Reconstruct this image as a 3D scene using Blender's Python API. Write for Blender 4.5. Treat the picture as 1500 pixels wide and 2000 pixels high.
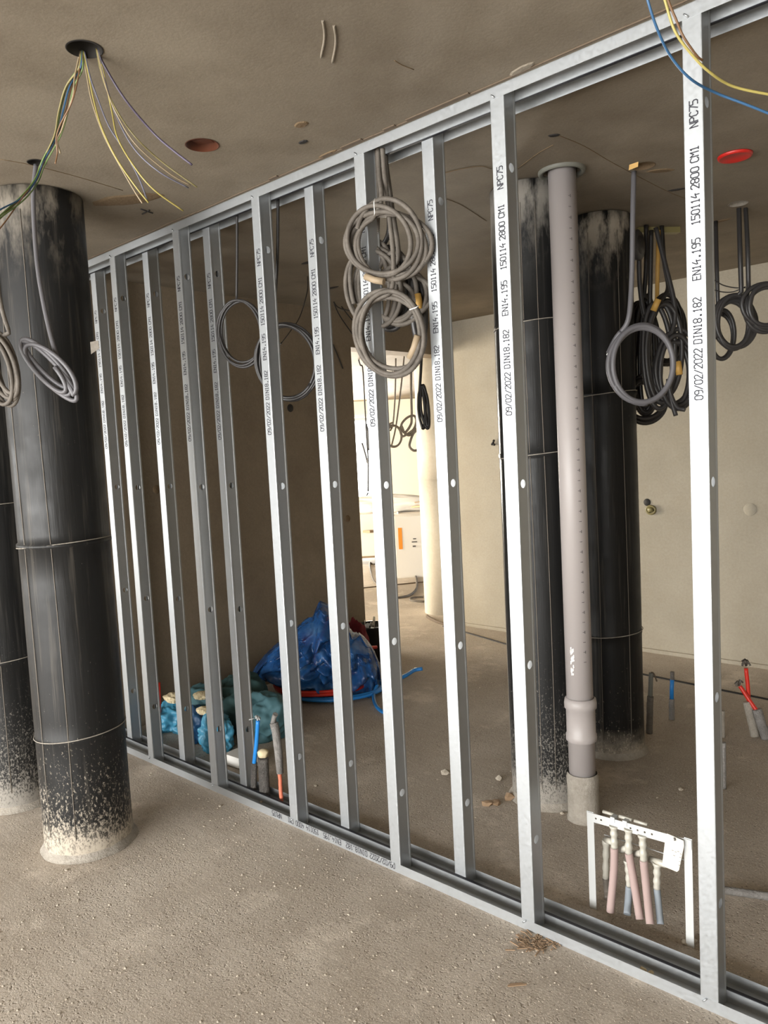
import bpy, bmesh, math, random
from mathutils import Vector, Matrix, noise
random.seed(7)
PI = math.pi
S = bpy.context.scene
for o in list(bpy.data.objects): bpy.data.objects.remove(o)
COL = S.collection

# ---------------------------------------------------------------- camera
F_PX = 1499.3
YAW, PITCH, ROLL = math.radians(42.56), math.radians(4.605), math.radians(2.957)
CAM = Vector((.084, -2.141, 1.674))
FW = Vector((-math.sin(YAW)*math.cos(PITCH), math.cos(YAW)*math.cos(PITCH), -math.sin(PITCH)))
_r0 = Vector((math.cos(YAW), math.sin(YAW), 0)); _d0 = FW.cross(_r0)
RT = _r0*math.cos(ROLL)+_d0*math.sin(ROLL)
DN = -_r0*math.sin(ROLL)+_d0*math.cos(ROLL)
cam = bpy.data.cameras.new('camera'); camo = bpy.data.objects.new('camera', cam); COL.objects.link(camo)
cam.sensor_width = 36; cam.lens = F_PX*36/2000; cam.clip_start = .05
m3 = Matrix((RT, -DN, -FW)).transposed()
camo.matrix_world = Matrix.Translation(CAM) @ m3.to_4x4()
S.camera = camo

# ---------------------------------------------------------------- light and exposure
S.view_settings.view_transform = 'Standard'; S.view_settings.look = 'None'
S.view_settings.gamma = 1; S.view_settings.use_curve_mapping = False
S.view_settings.exposure = 0.38
w = bpy.data.worlds.new('overcast_sky'); S.world = w; w.use_nodes = True
w.node_tree.nodes['Background'].inputs[0].default_value = (.93, .97, 1, 1)
w.node_tree.nodes['Background'].inputs[1].default_value = 6.0
def area(name, loc, target, sx, sy, power, col):
    l = bpy.data.lights.new(name, 'AREA'); l.shape = 'RECTANGLE'; l.size = sx; l.size_y = sy
    l.energy = power; l.color = col
    o = bpy.data.objects.new(name, l); COL.objects.link(o); o.location = loc
    d = Vector(target)-Vector(loc)
    o.rotation_euler = d.to_track_quat('-Z', 'Y').to_euler()
    return o
area('daylight_back_windows', (-2.2, -6.55, 1.22), (-2.2, 0, 1.22), 8.4, 2.36, 600, (1, .965, .91))
area('daylight_side_windows', (-9.05, -4.65, 1.22), (0, -4.0, 1.22), 2.5, 2.36, 95, (1, .965, .91))
area('daylight_far_windows', (-11.5, -.3, 1.45), (-4.3, 3.2, 1.4), 5.0, 2.3, 1700, (1, .90, .73))
area('daylight_far_door', (-14.5, 13.0, 1.3), (-6, 5, 1.0), 3.0, 2.3, 5000, (1, .93, .8))

# ---------------------------------------------------------------- pixel helpers (survey of the photograph)
def ray(x, y): return FW*F_PX + RT*(x-750) + DN*(y-1000)
def atz(x, y, z): v = ray(x, y); return CAM+v*((z-CAM.z)/v.z)
def aty(x, y, Y): v = ray(x, y); return CAM+v*((Y-CAM.y)/v.y)
def atx(x, y, X): v = ray(x, y); return CAM+v*((X-CAM.x)/v.x)
def atd(x, y, d): return CAM+ray(x, y)*(d/F_PX)

# ---------------------------------------------------------------- materials
def mat(name, col, rough=.6, metal=0., spec=.5, **kw):
    m = bpy.data.materials.new(name); m.use_nodes = True
    b = m.node_tree.nodes['Principled BSDF']
    b.inputs['Base Color'].default_value = (*col, 1); b.inputs['Roughness'].default_value = rough
    b.inputs['Metallic'].default_value = metal; b.inputs['Specular IOR Level'].default_value = spec
    for k, v in kw.items(): b.inputs[k.replace('_', ' ')].default_value = v
    return m
def N(m, t, **kw):
    n = m.node_tree.nodes.new(t)
    for k, v in kw.items(): setattr(n, k, v)
    return n
def L(m, a, b): m.node_tree.links.new(a, b)
def coords(m, scale=(1, 1, 1)):
    tc = N(m, 'ShaderNodeTexCoord'); mp = N(m, 'ShaderNodeMapping'); mp.inputs['Scale'].default_value = scale
    L(m, tc.outputs['Object'], mp.inputs[0]); return mp.outputs[0]
def nz(m, vec, scale, detail=4, rough=.6):
    n = N(m, 'ShaderNodeTexNoise'); n.inputs['Scale'].default_value = scale; n.inputs['Detail'].default_value = detail
    n.inputs['Roughness'].default_value = rough; L(m, vec, n.inputs['Vector']); return n.outputs[0]
def ramp(m, fac, stops):
    r = N(m, 'ShaderNodeValToRGB'); e = r.color_ramp.elements
    while len(e) < len(stops): e.new(.5)
    for i, (p, c) in enumerate(stops): e[i].position = p; e[i].color = (*c, 1) if len(c) == 3 else c
    L(m, fac, r.inputs[0]); return r.outputs[0]
def g(v): return (v, v, v)
def mixc(m, fac, a, b, mode='MIX'):
    n = N(m, 'ShaderNodeMix', data_type='RGBA', blend_type=mode)
    if isinstance(fac, (int, float)): n.inputs[0].default_value = fac
    else: L(m, fac, n.inputs[0])
    for k, v in ((6, a), (7, b)):
        if isinstance(v, tuple): n.inputs[k].default_value = (*v, 1)
        else: L(m, v, n.inputs[k])
    return n.outputs[2]
def mth(m, op, a, b=0., clamp=False):
    n = N(m, 'ShaderNodeMath', operation=op, use_clamp=clamp)
    for k, v in ((0, a), (1, b)):
        if isinstance(v, (int, float)): n.inputs[k].default_value = v
        else: L(m, v, n.inputs[k])
    return n.outputs[0]
def bump(m, h, strength, dist=.01, prev=None):
    b = N(m, 'ShaderNodeBump'); b.inputs['Strength'].default_value = strength; b.inputs['Distance'].default_value = dist
    L(m, h, b.inputs['Height'])
    if prev: L(m, prev, b.inputs['Normal'])
    L(m, b.outputs[0], m.node_tree.nodes['Principled BSDF'].inputs['Normal']); return b.outputs[0]
def setcol(m, c): L(m, c, m.node_tree.nodes['Principled BSDF'].inputs['Base Color'])
def setrough(m, c): L(m, c, m.node_tree.nodes['Principled BSDF'].inputs['Roughness'])

def concrete(name, lo, hi, patch, big=1.1, fine=30, bs=.25, stretch=(1, 1, 1), rough=.85, pits=False):
    m = mat(name, hi, rough, spec=.25)
    v = coords(m, stretch)
    a = nz(m, v, big, 6, .6); b = nz(m, v, fine, 6, .7); c = nz(m, v, big*4.3, 5, .65)
    col = ramp(m, a, [(.3, lo), (.68, hi)])
    col = mixc(m, ramp(m, c, [(.45, g(0)), (.75, g(.55))]), col, patch)
    col = mixc(m, .22, col, ramp(m, b, [(.25, g(.25)), (.75, g(.9))]), 'SOFT_LIGHT')
    h = mth(m, 'ADD', b, mth(m, 'MULTIPLY', c, 1.5))
    if pits:
        def vor(sc):
            q = N(m, 'ShaderNodeTexVoronoi'); q.inputs['Scale'].default_value = sc; q.inputs['Randomness'].default_value = 1
            L(m, mixc(m, .04, v, N2, 'ADD'), q.inputs['Vector']); return q.outputs['Distance']
        nn = N(m, 'ShaderNodeTexNoise'); nn.inputs['Scale'].default_value = 30; L(m, v, nn.inputs['Vector']); N2 = nn.outputs['Color']
        zone = ramp(m, nz(m, v, 1.7, 5, .65), [(.45, g(0)), (.6, g(1))])
        p1 = mixc(m, zone, (1., 1., 1.), ramp(m, vor(70), [(.12, g(.15)), (.34, g(1))]))
        p2 = ramp(m, vor(26), [(.06, g(.25)), (.13, g(1))])
        pit = mth(m, 'MULTIPLY', p1, p2)
        col = mixc(m, .38, col, pit, 'MULTIPLY')
        wide = nz(m, coords(m, (1, .55, 1)), .55, 5, .6)
        col = mixc(m, ramp(m, wide, [(.42, g(0)), (.66, g(.5))]), col, tuple(x*.7 for x in lo))
        col = mixc(m, ramp(m, nz(m, v, 2.6, 5, .7), [(.55, g(0)), (.66, g(.55))]), col, tuple(min(1, x*1.28) for x in hi))
        ss = nz(m, v, 150, 3, .7)
        col = mixc(m, ramp(m, ss, [(.60, g(0)), (.66, g(.8))]), col, tuple(min(1, x*1.7) for x in hi))
        col = mixc(m, ramp(m, nz(m, v, 95, 3, .65), [(.33, g(.85)), (.40, g(0))]), col, tuple(x*.4 for x in lo))
        tr = nz(m, coords(m, (1.2, 14, 1)), 1.6, 4, .6)
        h = mth(m, 'ADD', mth(m, 'ADD', mth(m, 'MULTIPLY', c, 1.2), mth(m, 'MULTIPLY', tr, .4)), mth(m, 'ADD', mth(m, 'MULTIPLY', pit, 1.1), mth(m, 'MULTIPLY', nz(m, v, 120, 4, .7), .5)))
    setcol(m, col); bump(m, h, bs, .02)
    return m
M = {}
M['floor'] = concrete('dusty_screed', (.38, .325, .265), (.54, .48, .41), (.34, .285, .225), .9, 70, .3, pits=True)
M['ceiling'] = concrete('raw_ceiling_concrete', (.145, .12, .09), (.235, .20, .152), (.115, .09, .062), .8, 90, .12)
M['ceiling_far'] = M['ceiling']
M['wall'] = concrete('plain_wall_plaster', (.30, .27, .215), (.40, .365, .30), (.33, .29, .225), .9, 60, .12)
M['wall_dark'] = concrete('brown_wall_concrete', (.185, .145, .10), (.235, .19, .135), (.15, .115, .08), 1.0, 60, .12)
M['plaster'] = mat('pale_plaster', (.74, .68, .56), .8)
M['white_col'] = concrete('white_column_plaster', (.62, .57, .48), (.74, .7, .62), (.6, .55, .46), 2, 40, .1)

def galvanised(name, base):
    m = mat(name, base, .46, .85)
    v = coords(m); n = nz(m, v, 90, 3, .6); b = nz(m, v, 9, 3, .5)
    setcol(m, mixc(m, .5, ramp(m, b, [(.3, tuple(x*.9 for x in base)), (.7, base)]), ramp(m, n, [(.3, tuple(x*.86 for x in base)), (.7, base)])))
    setrough(m, ramp(m, n, [(.3, g(.42)), (.7, g(.54))]))
    bump(m, n, .04, .002); return m
M['steel'] = galvanised('galvanised_steel', (.47, .49, .505))
M['ink'] = mat('grey_printed_ink', (.03, .03, .038), .8, .0)
M['dark'] = mat('black_gap_foam', (.008, .009, .014), .7)
M['brown_strip'] = mat('brown_sealing_strip', (.10, .07, .045), .8)
M['hole'] = mat('dark_hole', (.012, .01, .009), .7)

def wrap(name, dusty=1., z0=.9, base=.011, fsc=95, dust=(.42, .37, .30), topd=.75):
    m = mat(name, g(base), .45, spec=.26)
    v = coords(m)
    sep = N(m, 'ShaderNodeSeparateXYZ'); L(m, v, sep.inputs[0])
    z = sep.outputs[2]
    low = mth(m, 'SUBTRACT', 1., mth(m, 'DIVIDE', z, z0), True)          # 1 at floor, 0 at z0
    lowt = mth(m, 'MULTIPLY', low, low)
    sp = nz(m, coords(m, (1, 1, .6)), fsc, 4, .8); md = nz(m, v, 7, 4, .6)
    thr = mth(m, 'SUBTRACT', .70, mth(m, 'MULTIPLY', lowt, .22*dusty))
    thr = mth(m, 'SUBTRACT', thr, mth(m, 'MULTIPLY', mth(m, 'SUBTRACT', md, .5), .16))
    spk = mth(m, 'MULTIPLY', mth(m, 'SUBTRACT', sp, thr), 14., True)
    st = nz(m, coords(m, (22, 22, .7)), 1.0, 5, .7)
    streak = ramp(m, st, [(.55, g(0)), (.72, g(.30))])
    top = ramp(m, mth(m, 'DIVIDE', z, 2.8), [(.86, g(0)), (.98, g(topd))])
    tn = ramp(m, nz(m, coords(m, (9, 9, 3)), 1.2, 5, .7), [(.46, g(0)), (.62, g(1))])
    fac = mth(m, 'ADD', mth(m, 'MULTIPLY', spk, .75), mth(m, 'MULTIPLY', streak, .5), True)
    fac = mth(m, 'ADD', fac, mth(m, 'MULTIPLY', top, tn), True)
    base_d = ramp(m, mth(m, 'DIVIDE', z, .16), [(.1, g(.8)), (1., g(0))])
    bn = ramp(m, nz(m, v, 7, 5, .75), [(.38, g(.1)), (.58, g(1))])
    fac = mth(m, 'ADD', fac, mth(m, 'MULTIPLY', base_d, bn), True)
    setcol(m, mixc(m, fac, g(base), dust))
    setrough(m, mixc(m, fac, ramp(m, md, [(.3, g(.36)), (.7, g(.55))]), g(.85)))
    bump(m, mth(m, 'ADD', nz(m, coords(m, (14, 14, 1)), 1.3, 4, .6), mth(m, 'MULTIPLY', spk, .3)), .25, .012)
    return m
M['wrap'] = wrap('black_plastic_wrap', 1.3, 1.0, topd=.4); M['wrap_speck'] = wrap('speckled_black_wrap', 1.35, 1.25, fsc=130, dust=(.27, .25, .22))
M['wrap_dark'] = wrap('deep_black_wrap', .7, .8, .006)
M['dust'] = mat('dust_line', (.17, .15, .125), .9)
M['mortar'] = concrete('grey_mortar', (.27, .245, .21), (.39, .355, .305), (.22, .195, .16), 12, 80, .4)
M['pvc'] = mat('grey_pvc', (.385, .35, .34), .42)
M['pvc_tick'] = mat('pvc_print', (.12, .11, .11), .6)
M['white_mark'] = mat('white_scuffed_label', (.85, .84, .8), .7)
M['conduit'] = concrete('dusty_grey_conduit', (.085, .074, .063), (.15, .132, .112), (.06, .052, .044), 14, 90, .1, rough=.6)
M['conduit_dark'] = mat('dark_conduit', (.032, .03, .03), .42)
M['conduit_grey'] = mat('smooth_grey_cable', (.105, .102, .11), .5)
M['black_cable'] = mat('black_cable', (.016, .014, .013), .4)
M['tan'] = mat('tan_tape', (.30, .23, .15), .6)
M['ochre'] = mat('ochre_sleeve', (.5, .29, .07), .55)
M['w_green'] = mat('green_wire', (.10, .16, .045), .45); M['w_yellow'] = mat('yellow_wire', (.30, .25, .07), .5)
M['w_olive'] = mat('olive_wire', (.20, .17, .07), .45)
M['w_blue'] = mat('blue_wire', (.025, .085, .18), .45); M['w_brown'] = mat('brown_wire', (.16, .085, .04), .45)
M['w_grey'] = mat('slate_wire', (.13, .13, .17), .45); M['w_tan'] = mat('tan_wire', (.25, .195, .12), .5)
M['w_violet'] = mat('violet_wire', (.075, .06, .10), .45)
M['orange_box'] = mat('orange_box_plastic', (.085, .024, .01), .5)
M['red_cap'] = mat('red_plastic', (.45, .014, .01), .4)
M['grey_ring'] = mat('grey_sleeve', (.14, .14, .12), .6)
M['teal'] = mat('teal_sack_cloth', (.07, .17, .20), .7); M['teal_light'] = mat('light_blue_film', (.06, .27, .42), .4)
M['teal_dark'] = mat('dark_teal_cloth', (.035, .085, .085), .8)
M['blue_dark'] = mat('navy_plastic', (.012, .07, .17), .5)
M['cream'] = mat('cream_foam', (.66, .56, .36), .85)
M['red'] = mat('red_tube', (.60, .025, .012), .4); M['salmon'] = mat('salmon_tube', (.62, .17, .10), .55)
M['blue_tube'] = mat('blue_tube', (.02, .22, .62), .4)
M['foam_grey'] = concrete('grey_foam_sleeve', (.19, .18, .17), (.28, .265, .25), (.14, .13, .12), 20, 90, .5)
M['foam_rough'] = concrete('rough_grey_sleeve', (.15, .14, .13), (.27, .25, .23), (.1, .09, .085), 30, 120, 1.0)
M['block'] = mat('white_block', (.72, .70, .66), .8)
M['pink'] = mat('pink_sleeve', (.34, .25, .232), .85); M['bluegrey'] = mat('blue_grey_sleeve', (.21, .235, .26), .85)
M['fitting'] = mat('pale_fitting', (.44, .42, .365), .45, .1); M['rack'] = mat('white_zinc_strip', (.46, .47, .465), .6, .2)
M['card'] = mat('white_card', (.56, .535, .47), .8)
M['bucket'] = mat('black_bucket', (.012, .012, .014), .35)
M['pink_net'] = mat('pink_netting', (.42, .05, .10), .7); M['crimson'] = mat('crimson_sack', (.16, .008, .015), .8)
M['wood'] = mat('pale_timber', (.55, .38, .2), .7); M['pallet'] = mat('weathered_pallet_wood', (.24, .17, .10), .8)
M['stone'] = mat('rubble', (.42, .37, .30), .9); M['chip'] = mat('wood_chip', (.30, .20, .12), .8)
M['orange_tape'] = mat('orange_tape', (.85, .30, .03), .5); M['box_white'] = mat('white_film_wrapped_carton', (.78, .73, .66), .5)
M['film'] = mat('white_film', (.82, .80, .76), .3)
def bag_mat():
    m = mat('blue_translucent_plastic', (.03, .17, .46), .22)
    n = nz(m, coords(m), 7, 3, .55)
    setcol(m, ramp(m, n, [(.35, (.01, .05, .17)), (.55, (.022, .115, .34)), (.72, (.09, .22, .42))]))
    m.node_tree.nodes['Principled BSDF'].inputs['Alpha'].default_value = .8
    bump(m, nz(m, coords(m), 22, 3, .5), .35, .02); return m
M['bag'] = bag_mat()

# ---------------------------------------------------------------- mesh helpers
def tag(o, label=None, cat=None, group=None, kind=None):
    if label: o['label'] = label
    if cat: o['category'] = cat
    if group: o['group'] = group
    if kind: o['kind'] = kind
    return o
def empty(name, loc, label, cat, group=None, rz=0):
    o = bpy.data.objects.new(name, None); o.empty_display_size = .05; COL.objects.link(o)
    o.location = loc; o.rotation_euler.z = rz; return tag(o, label, cat, group)
class MB:
    def __init__(s): s.v = []; s.f = []; s.sm = []
    def add(s, vs, fs, smooth=False):
        n = len(s.v); s.v += [Vector(p) for p in vs]; s.f += [[i+n for i in f] for f in fs]; s.sm += [smooth]*len(fs); return s
    def box(s, a, b, mtx=None):
        (x0, y0, z0), (x1, y1, z1) = a, b
        vs = [Vector(p) for p in ((x0, y0, z0), (x1, y0, z0), (x1, y1, z0), (x0, y1, z0), (x0, y0, z1), (x1, y0, z1), (x1, y1, z1), (x0, y1, z1))]
        if mtx: vs = [mtx @ p for p in vs]
        return s.add(vs, [(0, 3, 2, 1), (4, 5, 6, 7), (0, 1, 5, 4), (1, 2, 6, 5), (2, 3, 7, 6), (3, 0, 4, 7)])
    def tube(s, pts, r, seg=10, cap=True, rad=None):
        pts = [Vector(p) for p in pts]; n = len(pts); vs = []
        t = (pts[1]-pts[0]).normalized()
        up = Vector((0, 0, 1)) if abs(t.z) < .9 else Vector((1, 0, 0))
        u = t.cross(up).normalized()
        for i, p in enumerate(pts):
            t2 = (pts[min(i+1, n-1)]-pts[max(i-1, 0)])
            t2 = t2.normalized() if t2.length > 1e-9 else t
            u = (u-t2*u.dot(t2)); u = u.normalized() if u.length > 1e-6 else t2.orthogonal().normalized()
            v = t2.cross(u); t = t2
            rr = rad[i] if rad else r
            for k in range(seg):
                a = 2*PI*k/seg; vs.append(p+(u*math.cos(a)+v*math.sin(a))*rr)
        fs = [(i*seg+k, i*seg+(k+1) % seg, (i+1)*seg+(k+1) % seg, (i+1)*seg+k) for i in range(n-1) for k in range(seg)]
        s.add(vs, fs, True)
        if cap: 
            m = len(s.v)-n*seg
            s.f += [[m+k for k in range(seg)][::-1], [m+(n-1)*seg+k for k in range(seg)]]; s.sm += [False, False]
        return s
    def lathe(s, prof, seg=48, c=(0, 0, 0), wob=None, cap=True):
        vs = []
        for (r, z) in prof:
            for k in range(seg):
                a = 2*PI*k/seg; rr = r*(1+(wob(a, z) if wob else 0))
                vs.append((c[0]+rr*math.cos(a), c[1]+rr*math.sin(a), c[2]+z))
        n = len(prof)
        fs = [(i*seg+k, i*seg+(k+1) % seg, (i+1)*seg+(k+1) % seg, (i+1)*seg+k) for i in range(n-1) for k in range(seg)]
        s.add(vs, fs, True)
        if cap:
            m = len(s.v)-n*seg
            s.f += [[m+k for k in range(seg)][::-1], [m+(n-1)*seg+k for k in range(seg)]]; s.sm += [False, False]
        return s
    def build(s, name, m, parent=None, loc=None, autos=None):
        me = bpy.data.meshes.new(name); me.from_pydata([tuple(v) for v in s.v], [], s.f); me.update()
        for p, q in zip(me.polygons, s.sm): p.use_smooth = q
        me.materials.append(M[m] if isinstance(m, str) else m)
        o = bpy.data.objects.new(name, me); COL.objects.link(o)
        if parent: o.parent = parent
        if loc is not None: o.location = loc
        return o
    def origin(s, p):
        p = Vector(p); s.v = [v-p for v in s.v]; return s
def smooth(pts, n=8):
    P = [Vector(p) for p in pts]; P = [2*P[0]-P[1]]+P+[2*P[-1]-P[-2]]; out = []
    for i in range(1, len(P)-2):
        a, b, c, d = P[i-1:i+3]
        for k in range(n):
            t = k/n; out.append(.5*((2*b)+(c-a)*t+(2*a-5*b+4*c-d)*t*t+(3*b-a-3*c+d)*t**3))
    out.append(P[-2]); return out
def resample(pts, step):
    out = [pts[0]]; acc = 0
    for a, b in zip(pts, pts[1:]):
        l = (b-a).length
        if l < 1e-9: continue
        while acc+l >= step:
            t = (step-acc)/l; a = a+(b-a)*t; out.append(a.copy()); l = (b-a).length; acc = 0
            if l < 1e-9: break
        acc += l
    return out
def line_obj(name, pts, r, m, label=None, cat=None, group=None, parent=None, ribs=False, seg=8):
    """tube thing; origin on its first point"""
    o0 = Vector(pts[0]); b = MB()
    if ribs:
        p = resample([Vector(q) for q in pts], .0035)
        b.tube(p, r, 8, rad=[r*(1.0 if (i//1) % 2 else .84) for i in range(len(p))])
    else: b.tube(pts, r, seg)
    if parent: return b.build(name, m, parent)
    b.origin(o0); return tag(b.build(name, m, loc=o0), label, cat, group)
def coil_pts(c, u, v, ru, rv, turns, w=.02, jit=.012, n=40, a0=PI/2, seed=1, nrm=None):
    """c centre, u/v in-plane unit vectors, w half spread along the normal"""
    rnd = random.Random(seed); c = Vector(c); u = Vector(u).normalized(); v = Vector(v).normalized(); nn = u.cross(v).normalized()
    T = int(turns)+2; j = [[rnd.uniform(-1, 1) for _ in range(5)] for _ in range(T+1)]
    pts = []; tot = int(turns*n)
    for i in range(tot+1):
        t = i/n; k = int(t); f = t-k; a = a0+2*PI*t
        q = [j[k][m]*(1-f)+j[k+1][m]*f for m in range(5)]
        pts.append(c+u*(math.cos(a)*(ru+jit*q[0])+q[3]*jit*.8)+v*(math.sin(a)*(rv+jit*q[1])+q[4]*jit*.8)+nn*(w*q[2]))
    return pts
def struct(name, b, m): return tag(b.build(name, m), kind='structure')
def plate(rect, holes, seg=24):
    """flat plate in local 2D with round holes -> (verts2d, tris)"""
    bm = bmesh.new(); (x0, y0, x1, y1) = rect
    def loop(ps):
        vs = [bm.verts.new((p[0], p[1], 0)) for p in ps]
        for a, b in zip(vs, vs[1:]+vs[:1]): bm.edges.new((a, b))
    loop([(x0, y0), (x1, y0), (x1, y1), (x0, y1)])
    for (cx, cy, r) in holes: loop([(cx+r*math.cos(2*PI*k/seg), cy+r*math.sin(2*PI*k/seg)) for k in range(seg)])
    bmesh.ops.triangle_fill(bm, use_beauty=True, use_dissolve=False, edges=bm.edges[:])
    bm.verts.ensure_lookup_table(); bm.verts.index_update()
    vs = [tuple(v.co)[:2] for v in bm.verts]; fs = [[v.index for v in f.verts] for f in bm.faces]; bm.free(); return vs, fs

# stroke lettering, 4 x 6 grid
G = {'0': [[(0,1),(0,5),(1,6),(3,6),(4,5),(4,1),(3,0),(1,0),(0,1)]], '1': [[(1,5),(2,6),(2,0)], [(1,0),(3,0)]],
 '2': [[(0,5),(1,6),(3,6),(4,5),(4,4),(0,0),(4,0)]], '3': [[(0,5),(1,6),(3,6),(4,5),(4,4),(3,3),(4,2),(4,1),(3,0),(1,0),(0,1)], [(3,3),(2,3)]],
 '4': [[(3,0),(3,3),(4,3)], [(3,3),(0,2),(0,3),(2,6)]], '5': [[(4,6),(0,6),(0,3.5),(3,3.5),(4,2.5),(4,1),(3,0),(0,0)]],
 '7': [[(0,6),(4,6),(4,5),(1.5,0)]], '8': [[(1,3),(0,4),(0,5),(1,6),(3,6),(4,5),(4,4),(3,3),(1,3),(0,2),(0,1),(1,0),(3,0),(4,1),(4,2),(3,3)]],
 '9': [[(4,3),(1,3),(0,4),(0,5),(1,6),(3,6),(4,5),(4,1),(3,0),(1,0)]], '/': [[(0,0),(4,6)]], '.': [[(1.6,0),(2.4,0),(2.4,.8),(1.6,.8),(1.6,0)]],
 'D': [[(0,0),(0,6),(3,6),(4,5),(4,1),(3,0),(0,0)]], 'I': [[(2,0),(2,6)], [(1,0),(3,0)], [(1,6),(3,6)]], 'N': [[(0,0),(0,6),(4,0),(4,6)]],
 'E': [[(4,0),(0,0),(0,6),(4,6)], [(0,3),(3,3)]], 'P': [[(0,0),(0,6),(3,6),(4,5),(4,4),(3,3),(0,3)]], 'C': [[(4,5),(3,6),(1,6),(0,5),(0,1),(1,0),(3,0),(4,1)]],
 'M': [[(0,0),(0,6),(2,3.5),(4,6),(4,0)]], 'U': [[(0,6),(0,1),(1,0),(3,0),(4,1),(4,6)]]}
def letters(b, text, org, adv, up, width, height, wd):
    """strokes as thin flat ribbons; org = lower-left of first glyph, adv/up unit vectors, width = glyph advance"""
    org, adv, up = Vector(org), Vector(adv), Vector(up)
    for i, ch in enumerate(text):
        for st in G.get(ch, []):
            P = [org+adv*(width*(i+.12+.19*x))+up*(height*y/6) for x, y in st]
            for p, q in zip(P, P[1:]):
                d = (q-p).normalized(); s = adv.cross(up).cross(d).normalized()*wd/2; e = d*wd*.35
                b.add([p-e-s, q+e-s, q+e+s, p-e+s], [(0, 1, 2, 3)])
    return b

# ---------------------------------------------------------------- structure
H = 2.8
struct('floor', MB().box((-20, -7.5, -.2), (6, 20, 0)), 'floor')
# ceiling with the real openings cut through it
HOLE = {'wires': (-1.941, -1.04, .046), 'orange': (-2.281, -.43, .058), 'pvc': (-1.552, .846, .08), 'rag': (-1.30, 1.075, .045), 'pair': (-1.21, 1.975, .045), 'small': (-2.80, -.80, .03)}
vs, fs = plate((-20, -7.5, 6, 20), list(HOLE.values()), 32)
b = MB(); b.add([(x, y, H) for x, y in vs], fs)
for (cx, cy, r) in HOLE.values():
    ring = [(cx+r*math.cos(2*PI*k/32), cy+r*math.sin(2*PI*k/32)) for k in range(32)]
    b.add([(x, y, H) for x, y in ring]+[(x, y, H+.12) for x, y in ring], [(k, (k+1) % 32, 32+(k+1) % 32, 32+k) for k in range(32)])
b.add([(-20, -7.5, H+.12), (6, -7.5, H+.12), (6, 20, H+.12), (-20, 20, H+.12)], [(0, 1, 2, 3)])
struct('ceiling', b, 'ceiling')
XW, YW = -4.34, 3.55
b = MB(); b.box((XW-.2, 0.0, 0), (XW, 2.38, H)).box((XW-.2, 2.38, 2.52), (XW, YW+.2, H))
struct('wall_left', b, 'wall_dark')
b = MB(); b.box((XW, YW, 0), (4.2, YW+.2, H)); struct('wall_back', b, 'wall')
b = MB(); b.box((4.2, -7.5, 0), (4.4, YW+.2, H)); struct('wall_right', b, 'wall')
# wall behind the camera with its window openings
b = MB(); b.box((-9.2, -6.8, 0), (4.2, -6.6, .04)).box((-9.2, -6.8, 2.42), (4.2, -6.6, H)).box((2.0, -6.8, .04), (4.2, -6.6, 2.42)).box((-9.2, -6.8, .04), (-6.4, -6.6, 2.42))
struct('wall_front', b, 'wall')
b = MB(); b.box((-9.3, -6.8, 0), (-9.1, 0, .04)).box((-9.3, -6.8, 2.42), (-9.1, 0, H)).box((-9.3, -6.8, .04), (-9.1, -5.9, 2.42)).box((-9.3, -3.4, .04), (-9.1, 0, 2.42))
struct('wall_side', b, 'wall')
b = MB(); b.box((-9.3, 0.0, 0), (XW-.2, .2, H)); struct('wall_rear', b, 'plaster')
# far room: end wall facing the door, with a tall glazed opening on its left
az0 = math.radians(-43.0)
dirv = Vector((math.sin(az0), math.cos(az0), 0)); side = Vector((math.cos(az0), -math.sin(az0), 0))
def farp(px): # position across the end wall for a pixel column
    v = ray(px, 900); D = 17.5; t = D/(Vector((v.x, v.y, 0)).dot(dirv)); return (v*t).dot(side)
WC = Vector((CAM.x, CAM.y, 0))+dirv*17.5
mt = Matrix.Translation(WC) @ Matrix(((side.x, dirv.x, 0, 0), (side.y, dirv.y, 0, 0), (0, 0, 1, 0), (0, 0, 0, 1)))
s0, s1 = farp(560), farp(737)
b = MB(); b.box((-7, 0, 0), (s0, .2, H), mt).box((s1, 0, 0), (7.5, .2, H), mt).box((s0, 0, 2.5), (s1, .2, H), mt)
struct('wall_far', b, 'plaster')
b = MB(); b.box((s0, .06, 0), (s0+.06, .12, 2.5), mt).box((s1-.06, .06, 0), (s1, .12, 2.5), mt).box((s0, .06, 2.44), (s1, .12, 2.5), mt).box((s0, .06, .0), (s1, .12, .06), mt)
struct('window_1', b, 'plaster')
# floor joint strip in front of the back wall and one in the far room
jp = [(-4.34, 3.41), (-4.0, 3.32), (-3.5, 3.17), (-2.18, 2.96), (-1.36, 2.875), (-.2, 2.74), (2, 2.5)]
b = MB(); b.tube([(x, y, .001) for x, y in jp], .009, 6); struct('trim_1', b, 'hole')
b = MB(); b.tube([(-8.6, 1.2, .001), (-6.43, 4.52, .001), (-6.0, 5.19, .001), (-4.9, 7.0, .001)], .012, 6); struct('trim_2', b, 'brown_strip')
b = MB(); b.box((XW, YW-.02, 0), (4.2, YW, .028)); struct('baseboard_back', b, 'wall')

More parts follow.
